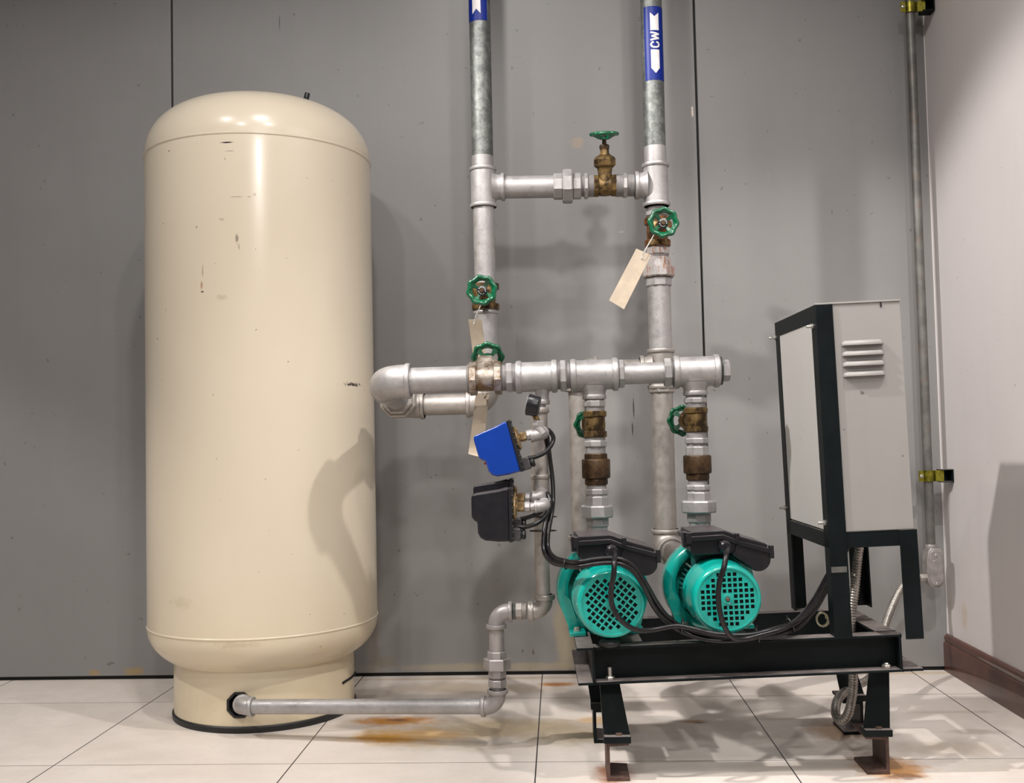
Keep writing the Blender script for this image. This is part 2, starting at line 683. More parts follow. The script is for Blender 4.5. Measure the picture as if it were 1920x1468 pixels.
M['dusty_black'] = dusty_plastic()
M['grey_plastic'] = simple('dark_grey_nylon', (.058, .052, .056), .45, 0, .3, 60, .1)
M['blue'] = simple('blue_moulded_plastic', (.001, .035, .27), .28, 0, .1, 20, .02, coat=.3)
M['cable'] = simple('black_cable_sheath', (.010, .009, .011), .32, 0, .3, 40, .03, dark=(.05, .042, .04), dirt=.25, spec=.35)
M['cable_tie'] = simple('black_cable_tie', (.012, .012, .012), .45)


def steel_mat():
    m = NT('black_painted_steel')
    geo = m.n('ShaderNodeNewGeometry')
    sp = m.n('ShaderNodeSeparateXYZ')
    m.link(geo.outputs['Normal'], sp.inputs[0])
    k = m.mix(m.rng(m.noise(9, 5), .3, .7), (.002, .0042, .005), (.005, .0085, .0095))
    k = m.mix(m.rng(m.noise(30, 6, .8), .64, .70, 0, .4), k, (.05, .04, .036))
    # settled dust lies on upward faces
    dust = m.math('MULTIPLY', m.rng(sp.outputs['Z'], .7, .95), m.rng(m.noise(14, 5), .3, .7, .45, .95))
    k = m.mix(dust, k, (.24, .205, .195))
    m.col(k).set(rough=.45, spec=.15)
    m.bump(m.noise(60, 4), .12, .001)
    return m.m


M['black_steel'] = steel_mat()
M['rust_steel'] = simple('rusty_channel_steel', (.115, .066, .052), .62, .25, .45, 28, .3, dark=(.035, .016, .012), dirt=.7)
M['cabinet'] = wall_mat('light_grey_cabinet_paint', (.27, .26, .25), (.30, .29, .278), [], .7)
M['door_lit_paint'] = wall_mat('cabinet_paint_lit_door', (.46, .445, .425), (.50, .485, .465), [], .5)  # cabinet paint lightened for the door, colour standing in for light on it
M['tag'] = simple('manila_card', (.52, .435, .335), .8, 0, .14, 25, .05)
M['string'] = simple('grey_string', (.50, .50, .48), .8)
M['marker_blue'] = simple('blue_vinyl', (.001, .016, .20), .4, 0, .1, 20, .01, spec=.3)
M['marker_white'] = simple('white_vinyl', (.72, .70, .70), .4)
M['rubber'] = simple('black_rubber', (.010, .010, .011), .5, 0, .3, 30, .1)
M['zinc_yellow'] = simple('yellow_zinc_plate', (.30, .27, .03), .35, .7, .5, 70, .1, dark=(.25, .09, .02), dirt=.5)
M['flex'] = simple('flexible_steel_conduit', (.40, .37, .34), .38, .8, .3, 40, .05)
M['conduit'] = simple('weathered_conduit', (.17, .165, .155), .5, .5, .35, 14, .1, dark=(.20, .12, .08), dirt=.4)
M['conduit_box'] = simple('cast_aluminium', (.36, .33, .32), .45, .55, .2, 40, .15)
M['red'] = simple('red_button', (.5, .01, .02), .4)


def tank_mat():
    m = NT('cream_tank_enamel')
    cream = (.66, .58, .455)
    k = m.mix(m.rng(m.noise(2.2, 3), .3, .7), cream, (.675, .60, .48))
    sp = m.n('ShaderNodeSeparateXYZ')
    m.link(m.co, sp.inputs[0])
    # yellower towards the lower skirt
    k = m.mix(m.math('MULTIPLY', m.rng(sp.outputs['Z'], .55, .02), .40), k, (.56, .45, .24))
    k = m.mix(m.rng(m.noise(70, 2, .5), .76, .775, 0, .75), k, (.11, .08, .05))
    k = m.mix(m.rng(m.noise(13, 6, .85, m.mapv((1, 1, 1.6)), .7), .67, .75, 0, .30), k, (.40, .32, .21))
    k = m.mix(m.rng(m.noise(9, 7, .9, m.mapv((1, 1, .5)), .3), .68, .74, 0, .35), k, (.36, .29, .2))

    def mk(x, y, rx, rz, colr, pw=.9, warp=.3, ws=40):
        nonlocal k
        # point on the tank's front surface, in tank coordinates
        d = ray(x, y)
        R0 = .3335
        ox, oy = CAM.x - TC.x, CAM.y - TC.y
        a = d.x ** 2 + d.y ** 2
        b = 2 * (ox * d.x + oy * d.y)
        cc = ox * ox + oy * oy - R0 * R0
        disc = b * b - 4 * a * cc
        if disc < 0:
            return
        t = (-b - math.sqrt(disc)) / (2 * a)
        p = CAM + d * t - TC
        k = m.mix(m.blob((p.x, p.y, p.z), (rx, .06, rz), pw, warp, ws, (.4, 1)), k, colr)
    mk(425, 267, .022, .0028, (.02, .015, .02), 1, .25, 120)
    mk(430, 283, .018, .0012, (.12, .1, .08), .8, .2, 90)
    mk(443, 369, .022, .0013, (.16, .13, .1), .8, .15, 90)
    mk(467, 369, .007, .0014, (.16, .13, .1), .8, .15, 90)
    mk(477, 365, .006, .006, (.40, .34, .26), .7, .4, 90)
    mk(444, 447, .006, .018, (.24, .21, .16), .85, .45, 110)
    mk(448, 462, .004, .010, (.36, .31, .23), .8, .4, 110)
    mk(416, 411, .010, .005, (.42, .36, .28), .7, .4, 110)
    mk(380, 507, .0025, .022, (.40, .26, .15), .8, .35, 80)
    mk(378, 535, .005, .015, (.40, .24, .13), .8, .4, 90)
    mk(379, 547, .006, .0035, (.05, .03, .02), .95, .3, 130)
    mk(662, 721, .028, .006, (.03, .02, .02), .95, .75, 120)
    mk(317, 283, .004, .002, (.05, .03, .02), .95, .2, 90)
    mk(415, 557, .018, .01, (.50, .41, .30), .6, .45, 90)
    mk(373, 1268, .007, .007, (.18, .14, .09), .8, .5, 120)
    mk(440, 1210, .07, .012, (.46, .38, .24), .45, .5, 60)
    mk(338, 1130, .05, .02, (.48, .40, .26), .35, .5, 60)
    m.col(k).set(rough=.26, coat=.2, coatr=.08)
    m.bump(m.noise(5, 2), .02, .004)
    return m.m


TC = V((.383, -.078, 0))
M['tank'] = tank_mat()

# ------------------------------------------------------------------ setting
def struct(name, mb, mat, **kw):
    o = mb.build(name, mat, local=True, **kw)
    tag(o, kind='structure')
    return o


struct('floor', MB().box((-2.6, -4.6, -.05), (2.56, .40, 0)), M['floor'])
G0, G1, XC = -.031, 1.7635, 2.524
for a, b in ((-2.6, G0 - .0035), (G0 + .0035, G1 - .0035), (G1 + .0035, XC)):
    struct('wall_back', MB().box((a, WY, .013), (b, WY + .05, 3.0)), M['wall'], bevel=.002)
struct('trim_1', MB().box((-2.6, WY + .012, 0), (XC + .03, WY + .10, 3.0)), M['black_gap'])
struct('wall_right', MB().box((XC, -4.6, 0), (XC + .12, WY + .05, 3.0)), M['white'])
struct('trim_2', MB().box((XC - .002, WY - .002, .12), (XC, WY, 3.0)), M['white'])
sk = [(0, 0), (-.016, 0), (-.016, .088), (-.014, .092), (-.010, .094), (-.010, .099), (-.013, .104), (-.012, .111), (-.007, .117), (0, .119)]
mb = MB()
mb.prism([(XC + x, z) for x, z in sk], -4.6, WY)
struct('baseboard_right', mb, M['skirting'], sharp=60)

# ------------------------------------------------------------------ pressure tank
tank = thing('pressure_tank', 'tall cream pressure tank standing on the tiles with a pipe entering its skirt', 'tank', TC)
RB, RS = .3335, .261
zt = 1.640
zb = .262
prof = [(RB, zb)]
mb = MB()
pr = []
# bottom head
for i in range(15):
    a = PI / 2 * i / 14
    pr.append((RB - (RB - RS * .97) * 0 - (RB) * (1 - math.cos((PI / 2 - a) * .0)) if False else 0, 0))
pr = []
hb = .135
for i in range(19):
    a = -PI / 2 + PI / 2 * i / 18
    r = RB * (abs(math.cos(a)) ** .62)
    z = zb + hb * math.sin(a)
    if r > RS * .93:
        pr.append((r, z))
pr = [(RS * .93, pr[0][1])] + pr
pr += [(RB, zb + .004), (RB, zb + .006)]
pr += [(RB, zt - .03)]
for i in range(1, 25):
    a = PI / 2 * i / 24
    r = RB * (math.cos(a) ** .60) if i < 24 else 0
    z = zt + .172 * math.sin(a)
    pr.append((r, z))
mb.lathe(pr, Matrix.Translation(TC), 128)
mb.build('shell', M['tank'], tank, sharp=60)


def ringprof(r, z, w, h):
    return [(r, z - w), (r + h * .7, z - w * .6), (r + h, z), (r + h * .7, z + w * .6), (r, z + w)]


mb = MB()
mb.lathe(ringprof(RB - .001, zt - .004, .0045, .004), Matrix.Translation(TC), 128, caps=False)
mb.build('upper_weld_bead', M['tank'], tank, sharp=80)
mb = MB()
mb.lathe(ringprof(RB - .001, zb + .004, .004, .0035), Matrix.Translation(TC), 128, caps=False)
mb.build('lower_weld_bead', M['tank'], tank, sharp=80)
# skirt with a pipe hole: faces are left out around the hole
hole = at(449, 1322, -.34)
ha = math.atan2(hole.y - TC.y, hole.x - TC.x)
hz = hole.z
mb = MB()
N = 180
zz = [.014 + (.19 - .014) * k / 30 for k in range(31)]
def warp(a, z):
    # pull grid vertices near the hole onto its octagonal outline
    da = (a - ha) * RS
    dz = z - hz
    return da, dz
vs = []
for z in zz:
    for i in range(N):
        vs.append((2 * PI * i / N, z))
HR = .034
fs = []
for k in range(30):
    for i in range(N):
        j = (i + 1) % N
        fs.append((k * N + i, k * N + j, (k + 1) * N + j, (k + 1) * N + i))
def dang(a):
    return (a - ha + PI) % (2 * PI) - PI
inside = []
for a, z in vs:
    x, y = dang(a) * RS, z - hz
    inside.append(math.hypot(x, y) < HR)
nv = []
keep = []
for f in fs:
    if all(inside[i] for i in f):
        continue
    keep.append(f)
for idx, (a, z) in enumerate(vs):
    x, y = dang(a) * RS, z - hz
    if inside[idx]:
        d = math.hypot(x, y) or 1e-6
        x, y = x / d * HR, y / d * HR
        a, z = ha + x / RS, hz + y
    nv.append((TC.x + RS * math.cos(a), TC.y + RS * math.sin(a), z))
mb.add(nv, keep)
o = mb.build('skirt', M['tank'], tank, sharp=60)
sol = o.modifiers.new('thick', 'SOLIDIFY')
sol.thickness = .004
sol.offset = -1
mb = MB()
mb.lathe([(RS - .012, .0), (RS + .004, .0), (RS + .005, .004), (RS + .005, .015), (RS + .002, .018), (RS - .01, .018)], Matrix.Translation(TC), 128)
mb.build('base_ring', M['rubber'], tank)
# added dark liner, its colour stands in for shade inside the hollow skirt
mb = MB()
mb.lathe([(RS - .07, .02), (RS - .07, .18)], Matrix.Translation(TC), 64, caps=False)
mb.build('skirt_shade_liner', M['dark_hole'], tank)
# octagonal rubber grommet in the hole
mb = MB()
hn = V((math.cos(ha), math.sin(ha), 0))
hm = frame(TC + hn * (RS - .006) + V((0, 0, hz)), hn)
n = 8
mb.lathe([(.0375, 0), (.0375, .009), (.034, .010), (.031, .009), (.031, -.02)], hm, 8, ph=PI / 8, caps=False)
mb.build('hole_grommet', M['rubber'], tank)
# slot on the right of the skirt
mb = MB()
ps = []
for x, y in ((642, 1281), (648, 1277), (656, 1272), (662, 1267), (666, 1261)):
    d = ray(x, y)
    ox, oy = CAM.x - TC.x, CAM.y - TC.y
    r0 = RS + .0006
    a_, b_, c_ = d.x ** 2 + d.y ** 2, 2 * (ox * d.x + oy * d.y), ox * ox + oy * oy - r0 * r0
    q = max(b_ * b_ - 4 * a_ * c_, 0)
    ps.append(CAM + d * ((-b_ - math.sqrt(q)) / (2 * a_)))
mb.tube(spline(ps, 5), .0035, 8)
mb.build('skirt_slot', M['dark_hole'], tank)
# air valve on the dome
av = at(573, 206, -.16)
mb = MB()
base = V((av.x, -.16, 0))
rr = math.hypot(base.x - TC.x, base.y - TC.y)
# find dome height at that radius
zd = zt + .172 * math.sin(math.acos((rr / RB) ** (1 / .60)))
nrm = V((.25, -.05, 1)).normalized()
m0 = frame(V((base.x, base.y, zd - .004)), nrm)
mb.lathe([(.016, 0), (.016, .004), (.010, .009), (.0075, .010), (.0075, .014)], m0, 20)
o = mb.build('air_valve', M['rubber'], tank)
mb = MB()
mb.lathe([(.008, .013), (.008, .026), (.0065, .028)], m0, 14)
mb.build('valve_cap', M['black_plastic'], o)
mb = MB()
bp = flo(440, 1373)
mb.lathe([(.010, 0), (.010, .003), (.006, .004), (.006, .012), (.0045, .013)], frame((bp.x, bp.y - .004, 0), (0, 0, 1)), 12)
tag(mb.build('anchor_bolt', M['bolt_rust']), 'small dark bolt on the tiles against the front of the tank base', 'bolt')

# ------------------------------------------------------------------ piping
YR, YM = -.15, -.50
XL, XR = 1.0685, 1.5745
UP = V((0, 0, 1))
SR, SM = ppm(YR), ppm(YM)


def zl(y): return at(905, y, YR).z
def zr(y): return at(1232, y, YR).z
def xr(x, y=355): return at(x, y, YR).x
MZ0, MZ1, MX0, MX1 = .9405, .9482, .8209, 1.6878
def mz(X): return MZ0 + (MZ1 - MZ0) * (X - MX0) / (MX1 - MX0)
def mp(x):
    X = at(x, 706, YM).x
    return V((X, YM, mz(X)))
MD = (V((MX1, YM, MZ1)) - V((MX0, YM, MZ0))).normalized()


def vstack(parent, X, Y, zf, items, s):
    """items: (y0, y1, width_px, kind, part name, material)"""
    for y0, y1, wpx, kind, nm, mt in items:
        a, b = V((X, Y, zf(y1))), V((X, Y, zf(y0)))
        r = wpx / 2 / s
        mb = MB()
        if kind == 'c':
            mb.cyl(a, b, r)
        elif kind == 'b':
            mb.band(a, b, r)
        elif kind == 't':
            mb.thread(a, b, r)
        elif kind == '8':
            mb.hexn(a, b, r * 1.03, 8)
        elif kind == '6':
            mb.hexn(a, b, r * 1.04, 6, ph=0)
        mb.build(nm, mt, parent, sharp=30)


def marker(parent, X, Y, z0, z1, r, arrows, letters, aa=(-1.5, .8), off=-.24):
    """blue wrap-around pipe marker with white arrow shapes, all following the pipe"""
    R1 = r + .0007
    mb = MB()
    a0, a1 = -PI / 2 + aa[0], -PI / 2 + aa[1]
    vs = []
    K = 28
    for i in range(K + 1):
        a = a0 + (a1 - a0) * i / K
        for z in (z0, z1):
            vs.append((X + R1 * math.cos(a), Y + R1 * math.sin(a), z))
    fs = [(2 * i, 2 * i + 2, 2 * i + 3, 2 * i + 1) for i in range(K)]
    mb.add(vs, fs)
    o = mb.build('pipe_marker', M['marker_blue'], parent)
    tag(o, 'blue wrap-around pipe label')
    R2 = r + .0012

    def put(poly_strips, name):
        m2 = MB()
        for quad in poly_strips:
            vs = []
            # subdivide across u for curvature
            (u0, v0), (u1, v1), (u2, v2), (u3, v3) = quad
            K = 6
            for i in range(K + 1):
                t = i / K
                ub, vb = u0 + (u1 - u0) * t, v0 + (v1 - v0) * t
                ut, vt = u3 + (u2 - u3) * t, v3 + (v2 - v3) * t
                for u, v in ((ub, vb), (ut, vt)):
                    a = -PI / 2 + off + u / R2
                    vs.append((X + R2 * math.cos(a), Y + R2 * math.sin(a), v))
            m2.add(vs, [(2 * i, 2 * i + 2, 2 * i + 3, 2 * i + 1) for i in range(K)])
        m2.build(name, M['marker_white'], o)
    for nm, quads in arrows:
        put(quads, nm)
    for nm, quads in letters:
        put(quads, nm)


def strokes(pts, wd):
    out = []
    for (a, b) in zip(pts[:-1], pts[1:]):
        a, b = V((a[0], a[1])), V((b[0], b[1]))
        d = (b - a).normalized()
        n = V((-d.y, d.x)) * wd / 2
        a2, b2 = a - d * wd * .18, b + d * wd * .18
        out.append((tuple(a2 - n), tuple(b2 - n), tuple(b2 + n), tuple(a2 + n)))
    return out


# --- left riser
lr = thing('riser_pipe', 'left vertical pipe, galvanised above and silver below, bent left behind the bronze manifold valve', 'pipe', (XL, YR, .86))
MB().cyl((XL, YR, zl(298)), (XL, YR, 3.0), .0315).build('galvanised_pipe', M['galv'], lr)
mb = MB()
mb.lathe([(.0322, zl(335)), (.0322, zl(299)), (.0320, zl(294))], Matrix.Translation((XL, YR, 0)), 32,
         mod=lambda a, h: 1)
mb.build('painted_pipe_end', M['silver'], lr)
zc = zl(352)
MB().tee((XL, YR, zc), UP, (1, 0, 0), .0365, .0595, .064, rb=.0400, bw=.011, rbr=.0365, rbb=.0412).build('tee', M['silver'], lr)
MB().cyl((XL, YR, zl(532)), (XL, YR, zc - .05), .0315).build('painted_pipe', M['silver'], lr)
zel = zl(757)
MB().cyl((XL, YR, zel + .04), (XL, YR, zl(578)), .0335).build('painted_pipe', M['silver'], lr)
MB().band((XL, YR, zl(590)), (XL, YR, zl(583)), .0362).build('collar', M['silver'], lr)
MB().elbow((XL, YR, zel), UP, (-1, 0, 0), .037, .062, rb=.041).build('elbow', M['silver_warm'], lr)
xe = .8215
MB().cyl((XL - .05, YR, zel), (xe + .05, YR, zel), .0305).build('rear_pipe', M['silver_warm'], lr)
fz = mz(MX0)
back, front = V((xe, YR, zel)), V((MX0, YM, fz))
fd = (front - back).normalized()
MB().elbow(back, (1, 0, 0), fd, .038, .062, rb=.042).build('elbow', M['silver_warm'], lr)
mb = MB()
mb.hexn(back + fd * .058, back + fd * .078, .047, 8)
mb.hexn(back + fd * .078, back + fd * .108, .055, 8)
mb.hexn(back + fd * .108, back + fd * .125, .047, 8)
mb.build('union', M['silver_warm'], lr, sharp=25)
MB().cyl(back + fd * .12, front - fd * .05, .0335).build('connecting_pipe', M['silver'], lr)
marker(lr, XL, YR, zl(45), zl(-80), .0315,
       [('arrow_mark', [((-.013, zl(33)), (0, zl(24)), (0, zl(-60)), (-.013, zl(-60))), ((0, zl(24)), (.013, zl(33)), (.013, zl(-60)), (0, zl(-60)))])], [])

# --- right riser
rrz = thing('riser_pipe', 'right vertical pipe beside the wall seam, carrying the blue CW arrow label', 'pipe', (XR, YR, .45))
MB().cyl((XR, YR, zr(285)), (XR, YR, 3.0), .0315).build('galvanised_pipe', M['galv'], rrz)
MB().lathe([(.0322, zr(306)), (.0322, zr(276))], Matrix.Translation((XR, YR, 0)), 32).build('painted_pipe_end', M['silver'], rrz)
zc2 = zr(347)
MB().tee((XR, YR, zc2), UP, (-1, 0, 0), .0355, .0635, .062, rb=.0400, bw=.012, rbr=.0365, rbb=.0415).build('tee', M['silver'], rrz)
S = M['silver']
SRU = M['silver_rust']
vstack(rrz, XR, YR, zr, [
    (389, 397, 37, 't', 'nipple', S), (397, 406, 43, '8', 'hex_nipple', S), (406, 412, 38, 't', 'nipple', S),
    (462, 466, 39, 't', 'nipple', SRU), (465, 479, 44, '8', 'hex_nipple', SRU), (479, 485, 40, 't', 'nipple', SRU),
    (484, 501, 48, '8', 'union_tail', SRU), (500, 521, 61, '8', 'union_nut', SRU), (521, 538, 49, '8', 'union_tail', S),
    (537, 655, 43, 'c', 'painted_pipe', S)], SR)
zt3 = zr(692)
MB().tee((XR, YR, zt3), UP, (-1, 0, 0), .0365, .058, .062, rb=.041, bw=.012).build('tee', M['silver_warm'], rrz)
vstack(rrz, XR, YR, zr, [(721, 737, 49, '8', 'reducing_bush', M['silver_warm']), (735, 1000, 41, 'c', 'suction_pipe', M['silver_warm'])], SR)
zsu = zr(1031)
pd2 = V((1.628, -.46, zsu - .02)) - V((XR, YR, zsu))
pd2.z = 0
pd2.normalize()
MB().elbow((XR, YR, zsu), UP, pd2, .037, .060, rb=.042).build('elbow', M['silver_warm'], rrz)
MB().cyl(V((XR, YR, zsu)) + pd2 * .05, V((XR, YR, zsu)) + pd2 * .24, .031).build('suction_stub', M['silver_warm'], rrz)
# rear header to the left pump
XS1 = at(1087, 860, YR).x
MB().cyl((XR - .05, YR, zt3), (XS1 + .05, YR, zt3), .0300).build('rear_header', M['silver_warm'], rrz)
MB().elbow((XS1, YR, zt3), (1, 0, 0), -UP, .0365, .060, rb=.041).build('elbow', M['silver_warm'], rrz)
MB().cyl((XS1, YR, zt3 - .05), (XS1, YR, zr(1010)), .0285).build('suction_pipe', M['silver_warm'], rrz)
zs1 = zr(1040)
pd1 = V((1.378, -.46, 0)) - V((XS1, YR, 0))
pd1.normalize()
MB().elbow((XS1, YR, zs1), UP, pd1, .036, .060, rb=.041).build('elbow', M['silver_warm'], rrz)
MB().cyl(V((XS1, YR, zs1)) + pd1 * .05, V((XS1, YR, zs1)) + pd1 * .24, .030).build('suction_stub', M['silver_warm'], rrz)
# CW marker (reads upwards)
c0 = zr(87.5)


def cwq():
    # letters drawn in (across, along) then rotated to read upwards:  u = -y , v = x
    wd = .0050
    h = .0245
    C = [(.0150, .0170), (.0135, .0215), (.0080, .0245), (.0022, .0220), (0, .0160), (0, .0085), (.0022, .0025), (.0080, 0), (.0135, .0030), (.0150, .0075)]
    Wp = [(0, .0245), (.0052, 0), (.0112, .0210), (.0172, 0), (.0224, .0245)]
    base = zr(95.5)

    def rot(pts, off):
        return [(h / 2 - y, base + off + x) for x, y in pts]
    return [('letter_c', strokes(rot(C, 0), wd)), ('letter_w', strokes(rot(Wp, .0215), wd))]


ah = .0130
marker(rrz, XR, YR, zr(156), zr(19), .0315, [
    ('arrow_tail_mark', [((-ah, zr(64)), (0, zr(64)), (0, zr(38.5)), (-ah, zr(31))), ((0, zr(64)), (ah, zr(64)), (ah, zr(31)), (0, zr(38.5)))]),
    ('arrow_mark', [((-ah, zr(134)), (0, zr(144)), (0, zr(100)), (-ah, zr(100))), ((0, zr(144)), (ah, zr(134)), (ah, zr(100)), (0, zr(100)))]),
], cwq(), (-.85, 1.5), .17)

# --- bypass
by = thing('bypass_pipe', 'short horizontal silver pipe with a union, linking the two risers near the top', 'pipe', (1.3, YR, 1.50))
zb1 = zl(353)
zbm = lambda X: zc + (zc2 - zc) * (X - XL) / (XR - XL)


def hstack(parent, Y, xf, zf, items, s, n8=8):
    for x0, x1, hpx, kind, nm, mt in items:
        X0, X1 = xf(x0), xf(x1)
        a, b = V((X0, Y, zf(X0))), V((X1, Y, zf(X1)))
        r = hpx / 2 / s
        mb = MB()
        if kind == 'c':
            mb.cyl(a, b, r)
        elif kind == 'b':
            mb.band(a, b, r)
        elif kind == 't':
            mb.thread(a, b, r)
        elif kind == '8':
            mb.hexn(a, b, r * 1.02, 8, xh=UP)
        elif kind == '6':
            mb.hexn(a, b, r * 1.04, 6, ph=0, xh=UP)
        mb.build(nm, mt, parent, sharp=30)


hstack(by, YR, lambda x: xr(x, 355), zbm, [
    (944, 1040, 42, 'c', 'pipe', S), (1038, 1056, 49, '8', 'union_tail', S), (1055, 1074, 64, '8', 'union_nut', S),
    (1074, 1090, 49, '8', 'union_tail', S), (1090, 1095, 40, 't', 'nipple', S), (1095, 1103, 48, '8', 'hex_nipple', S),
    (1103, 1114, 42, 't', 'nipple', S), (1155, 1168, 43, 't', 'nipple', S), (1168, 1176, 46, '8', 'hex_nipple', S),
    (1176, 1190, 42, 't', 'nipple', S)], SR)

# --- manifold
mf = thing('manifold_pipe', 'thick horizontal silver header pipe with three tees above the two pumps', 'pipe', (1.25, YM, .90))
MB().elbow(front, -fd, MD, .0435, .074, rb=.0465, bw=.014).build('elbow', S, mf)
hstack(mf, YM, lambda x: mp(x).x, mz, [
    (765, 884, 50, 'c', 'pipe', S), (876, 881, 56, 't', 'nipple', S),
    (939, 949, 50, 't', 'nipple', S), (949, 962, 57, '8', 'hex_nipple', S), (962, 968, 54, 't', 'nipple', S),
    (1044, 1050, 52, 't', 'nipple', S), (1050, 1062, 61, '8', 'hex_nipple', S), (1062, 1069, 50, 't', 'nipple', S),
    (1159, 1170, 55, '8', 'hex_nipple', S), (1169, 1247, 40, 'c', 'pipe', S), (1245, 1259, 55, '8', 'hex_nipple', S),
    (1258, 1262, 46, 't', 'nipple', S), (1348, 1354, 54, 't', 'plug_thread', M['galv']), (1353, 1368, 39, '6', 'plug', S)], SM)


def mtee(x0, x1, bx, by_, rbr, rbb):
    a, b = mp(x0), mp(x1)
    c = (a + b) / 2
    X = bx
    # branch slightly off the tee centre is kept at its pipe
    mb = MB()
    mb.cyl(a, b, .0385, 36)
    cc = V((X, YM, mz(X)))
    bl = cc.z - at(1118, by_, YM).z
    mb.lathe([(rbr * 1.28, .0385 * .7), (rbr * 1.16, .0385 * .98), (rbr * 1.04, .0385 * 1.14), (rbr, .0385 * 1.34), (rbr, bl)], frame(cc, -UP), 36)
    mb.band(a, a + MD * .016, .0428)
    mb.band(b - MD * .016, b, .0428)
    mb.band(cc - UP * (bl - .013), cc - UP * bl, rbb)
    return mb


XW = at(1017, 745, YM).x
XD1, XD2 = 1.3665, 1.6235
mtee(967, 1045, XW, 756, .0165, .0185).build('tee', S, mf)
mtee(1069, 1159, XD1, 749, .0285, .0305).build('tee', S, mf)
mtee(1262, 1349, XD2, 746, .0290, .0310).build('tee', S, mf)

# --- discharge lines
def zd1(y): return at(1118, y, YM).z
def zd2(y): return at(1308, y, YM).z
G = M['galv']
d1 = thing('discharge_pipe', 'silver nipples and union rising from the left pump to the manifold', 'pipe', (XD1, YM, .55))
vstack(d1, XD1, YM, zd1, [
    (747, 752, 37, 't', 'nipple', S), (751, 763, 43, '8', 'hex_nipple', S), (762, 771, 38, 't', 'nipple', S),
    (819, 827, 38, 't', 'nipple', S), (826, 838, 44, '8', 'hex_nipple', S), (837, 853, 38, 't', 'nipple', S),
    (907, 918, 38, 't', 'nipple', S), (916, 927, 45, '8', 'hex_nipple', S), (926, 931, 40, 't', 'nipple', S),
    (930, 948, 44, '8', 'union_tail', S), (947, 970, 61, '8', 'union_nut', S), (969, 987, 43, '8', 'union_tail', M['silver_grey']),
    (985, 1030, 37, 'c', 'outlet_nipple', S)], SM)
d2 = thing('discharge_pipe', 'silver nipples and union rising from the right pump to the manifold end', 'pipe', (XD2, YM, .55))
vstack(d2, XD2, YM, zd2, [
    (743, 747, 38, 't', 'nipple', S), (746, 756, 43, '8', 'hex_nipple', S), (755, 766, 38, 't', 'nipple', S),
    (808, 822, 39, 't', 'nipple', S), (821, 832, 44, '8', 'hex_nipple', S), (832, 838, 38, 't', 'nipple', S),
    (837, 855, 42, '8', 'bush', S), (898, 910, 37, 't', 'nipple', S), (909, 919, 45, '8', 'hex_nipple', S),
    (918, 923, 40, 't', 'nipple', S), (922, 940, 44, '8', 'union_tail', S), (938, 961, 65, '8', 'union_nut', S),
    (960, 979, 44, '8', 'union_tail', M['silver_grey']), (977, 1025, 38, 'c', 'outlet_nipple', S)], SM)


def check_valve(label, X, zf, items):
    t = thing('check_valve', label, 'valve', (X, YM, zf(items[-1][1])))
    vstack(t, X, YM, zf, items, SM)


BD = M['brass_dark']
check_valve('brown bronze check valve with a hexagon top collar, above the left pump', XD1, zd1, [
    (850, 862, 44, '8', 'upper_collar', BD), (860, 897, 53, 'b', 'body', BD), (896, 909, 43, 'b', 'lower_collar', BD)])
check_valve('brown bronze check valve with rusty streaks, above the right pump', XD2, zd2, [
    (853, 888, 52, 'b', 'body', M['brass_rust'] if False else BD), (887, 900, 43, 'b', 'lower_collar', BD)])


# ------------------------------------------------------------------ gate valves
def wheel_mb(R, lobes=8, spokes=4, dish=.012, ph=0.0):
    mb = MB()
    N, K = 96, 12
    vs = []
    rr = R * .145
    for i in range(N):
        a = 2 * PI * i / N
        Rc = R * (.855 + .045 * math.cos(lobes * (a - ph)))
        for k in range(K):
            b = 2 * PI * k / K
            r = Rc + rr * math.cos(b)
            vs.append((r * math.cos(a), r * math.sin(a), rr * .95 * math.sin(b)))
    fs = []
    for i in range(N):
        j = (i + 1) % N
        for k in range(K):
            l = (k + 1) % K
            fs.append((i * K + k, j * K + k, j * K + l, i * K + l))
    mb.add(vs, fs)
    # dished web: hub plus spokes widening into the rim
    mb.lathe([(R * .30, -dish - .004), (R * .33, -dish), (R * .31, -dish + .004), (R * .24, -dish + .006)], None, 24)
    # flat web inside the rim
    web = [(R * .86, -.002), (R * .66, -.0045), (R * .62, -.003), (R * .66, -.0005), (R * .86, .003)]
    mb.lathe(web, None, 48, caps=False)
    for i in range(spokes):
        a = 2 * PI * (i + .5) / spokes + ph
        m = Matrix.Rotation(a, 4, 'Z')
        w0, w1 = R * .13, R * .24
        vs = []
        for x, wz, z in ((R * .22, w0, -dish), (R * .5, w0 * .9, -dish * .75), (R * .78, w1, -.001), (R * .85, w1 * 1.5, 0)):
            vs += [(x, -wz, z - .0035), (x, wz, z - .0035), (x, wz * .7, z + .0035), (x, -wz * .7, z + .0035)]
        fs = []
        for k in range(3):
            for e in range(4):
                g = (e + 1) % 4
                fs.append((k * 4 + e, k * 4 + g, k * 4 + 4 + g, k * 4 + 4 + e))
        fs += [(3, 2, 1, 0), (12, 13, 14, 15)]
        mb.add(vs, fs, m)
    return mb


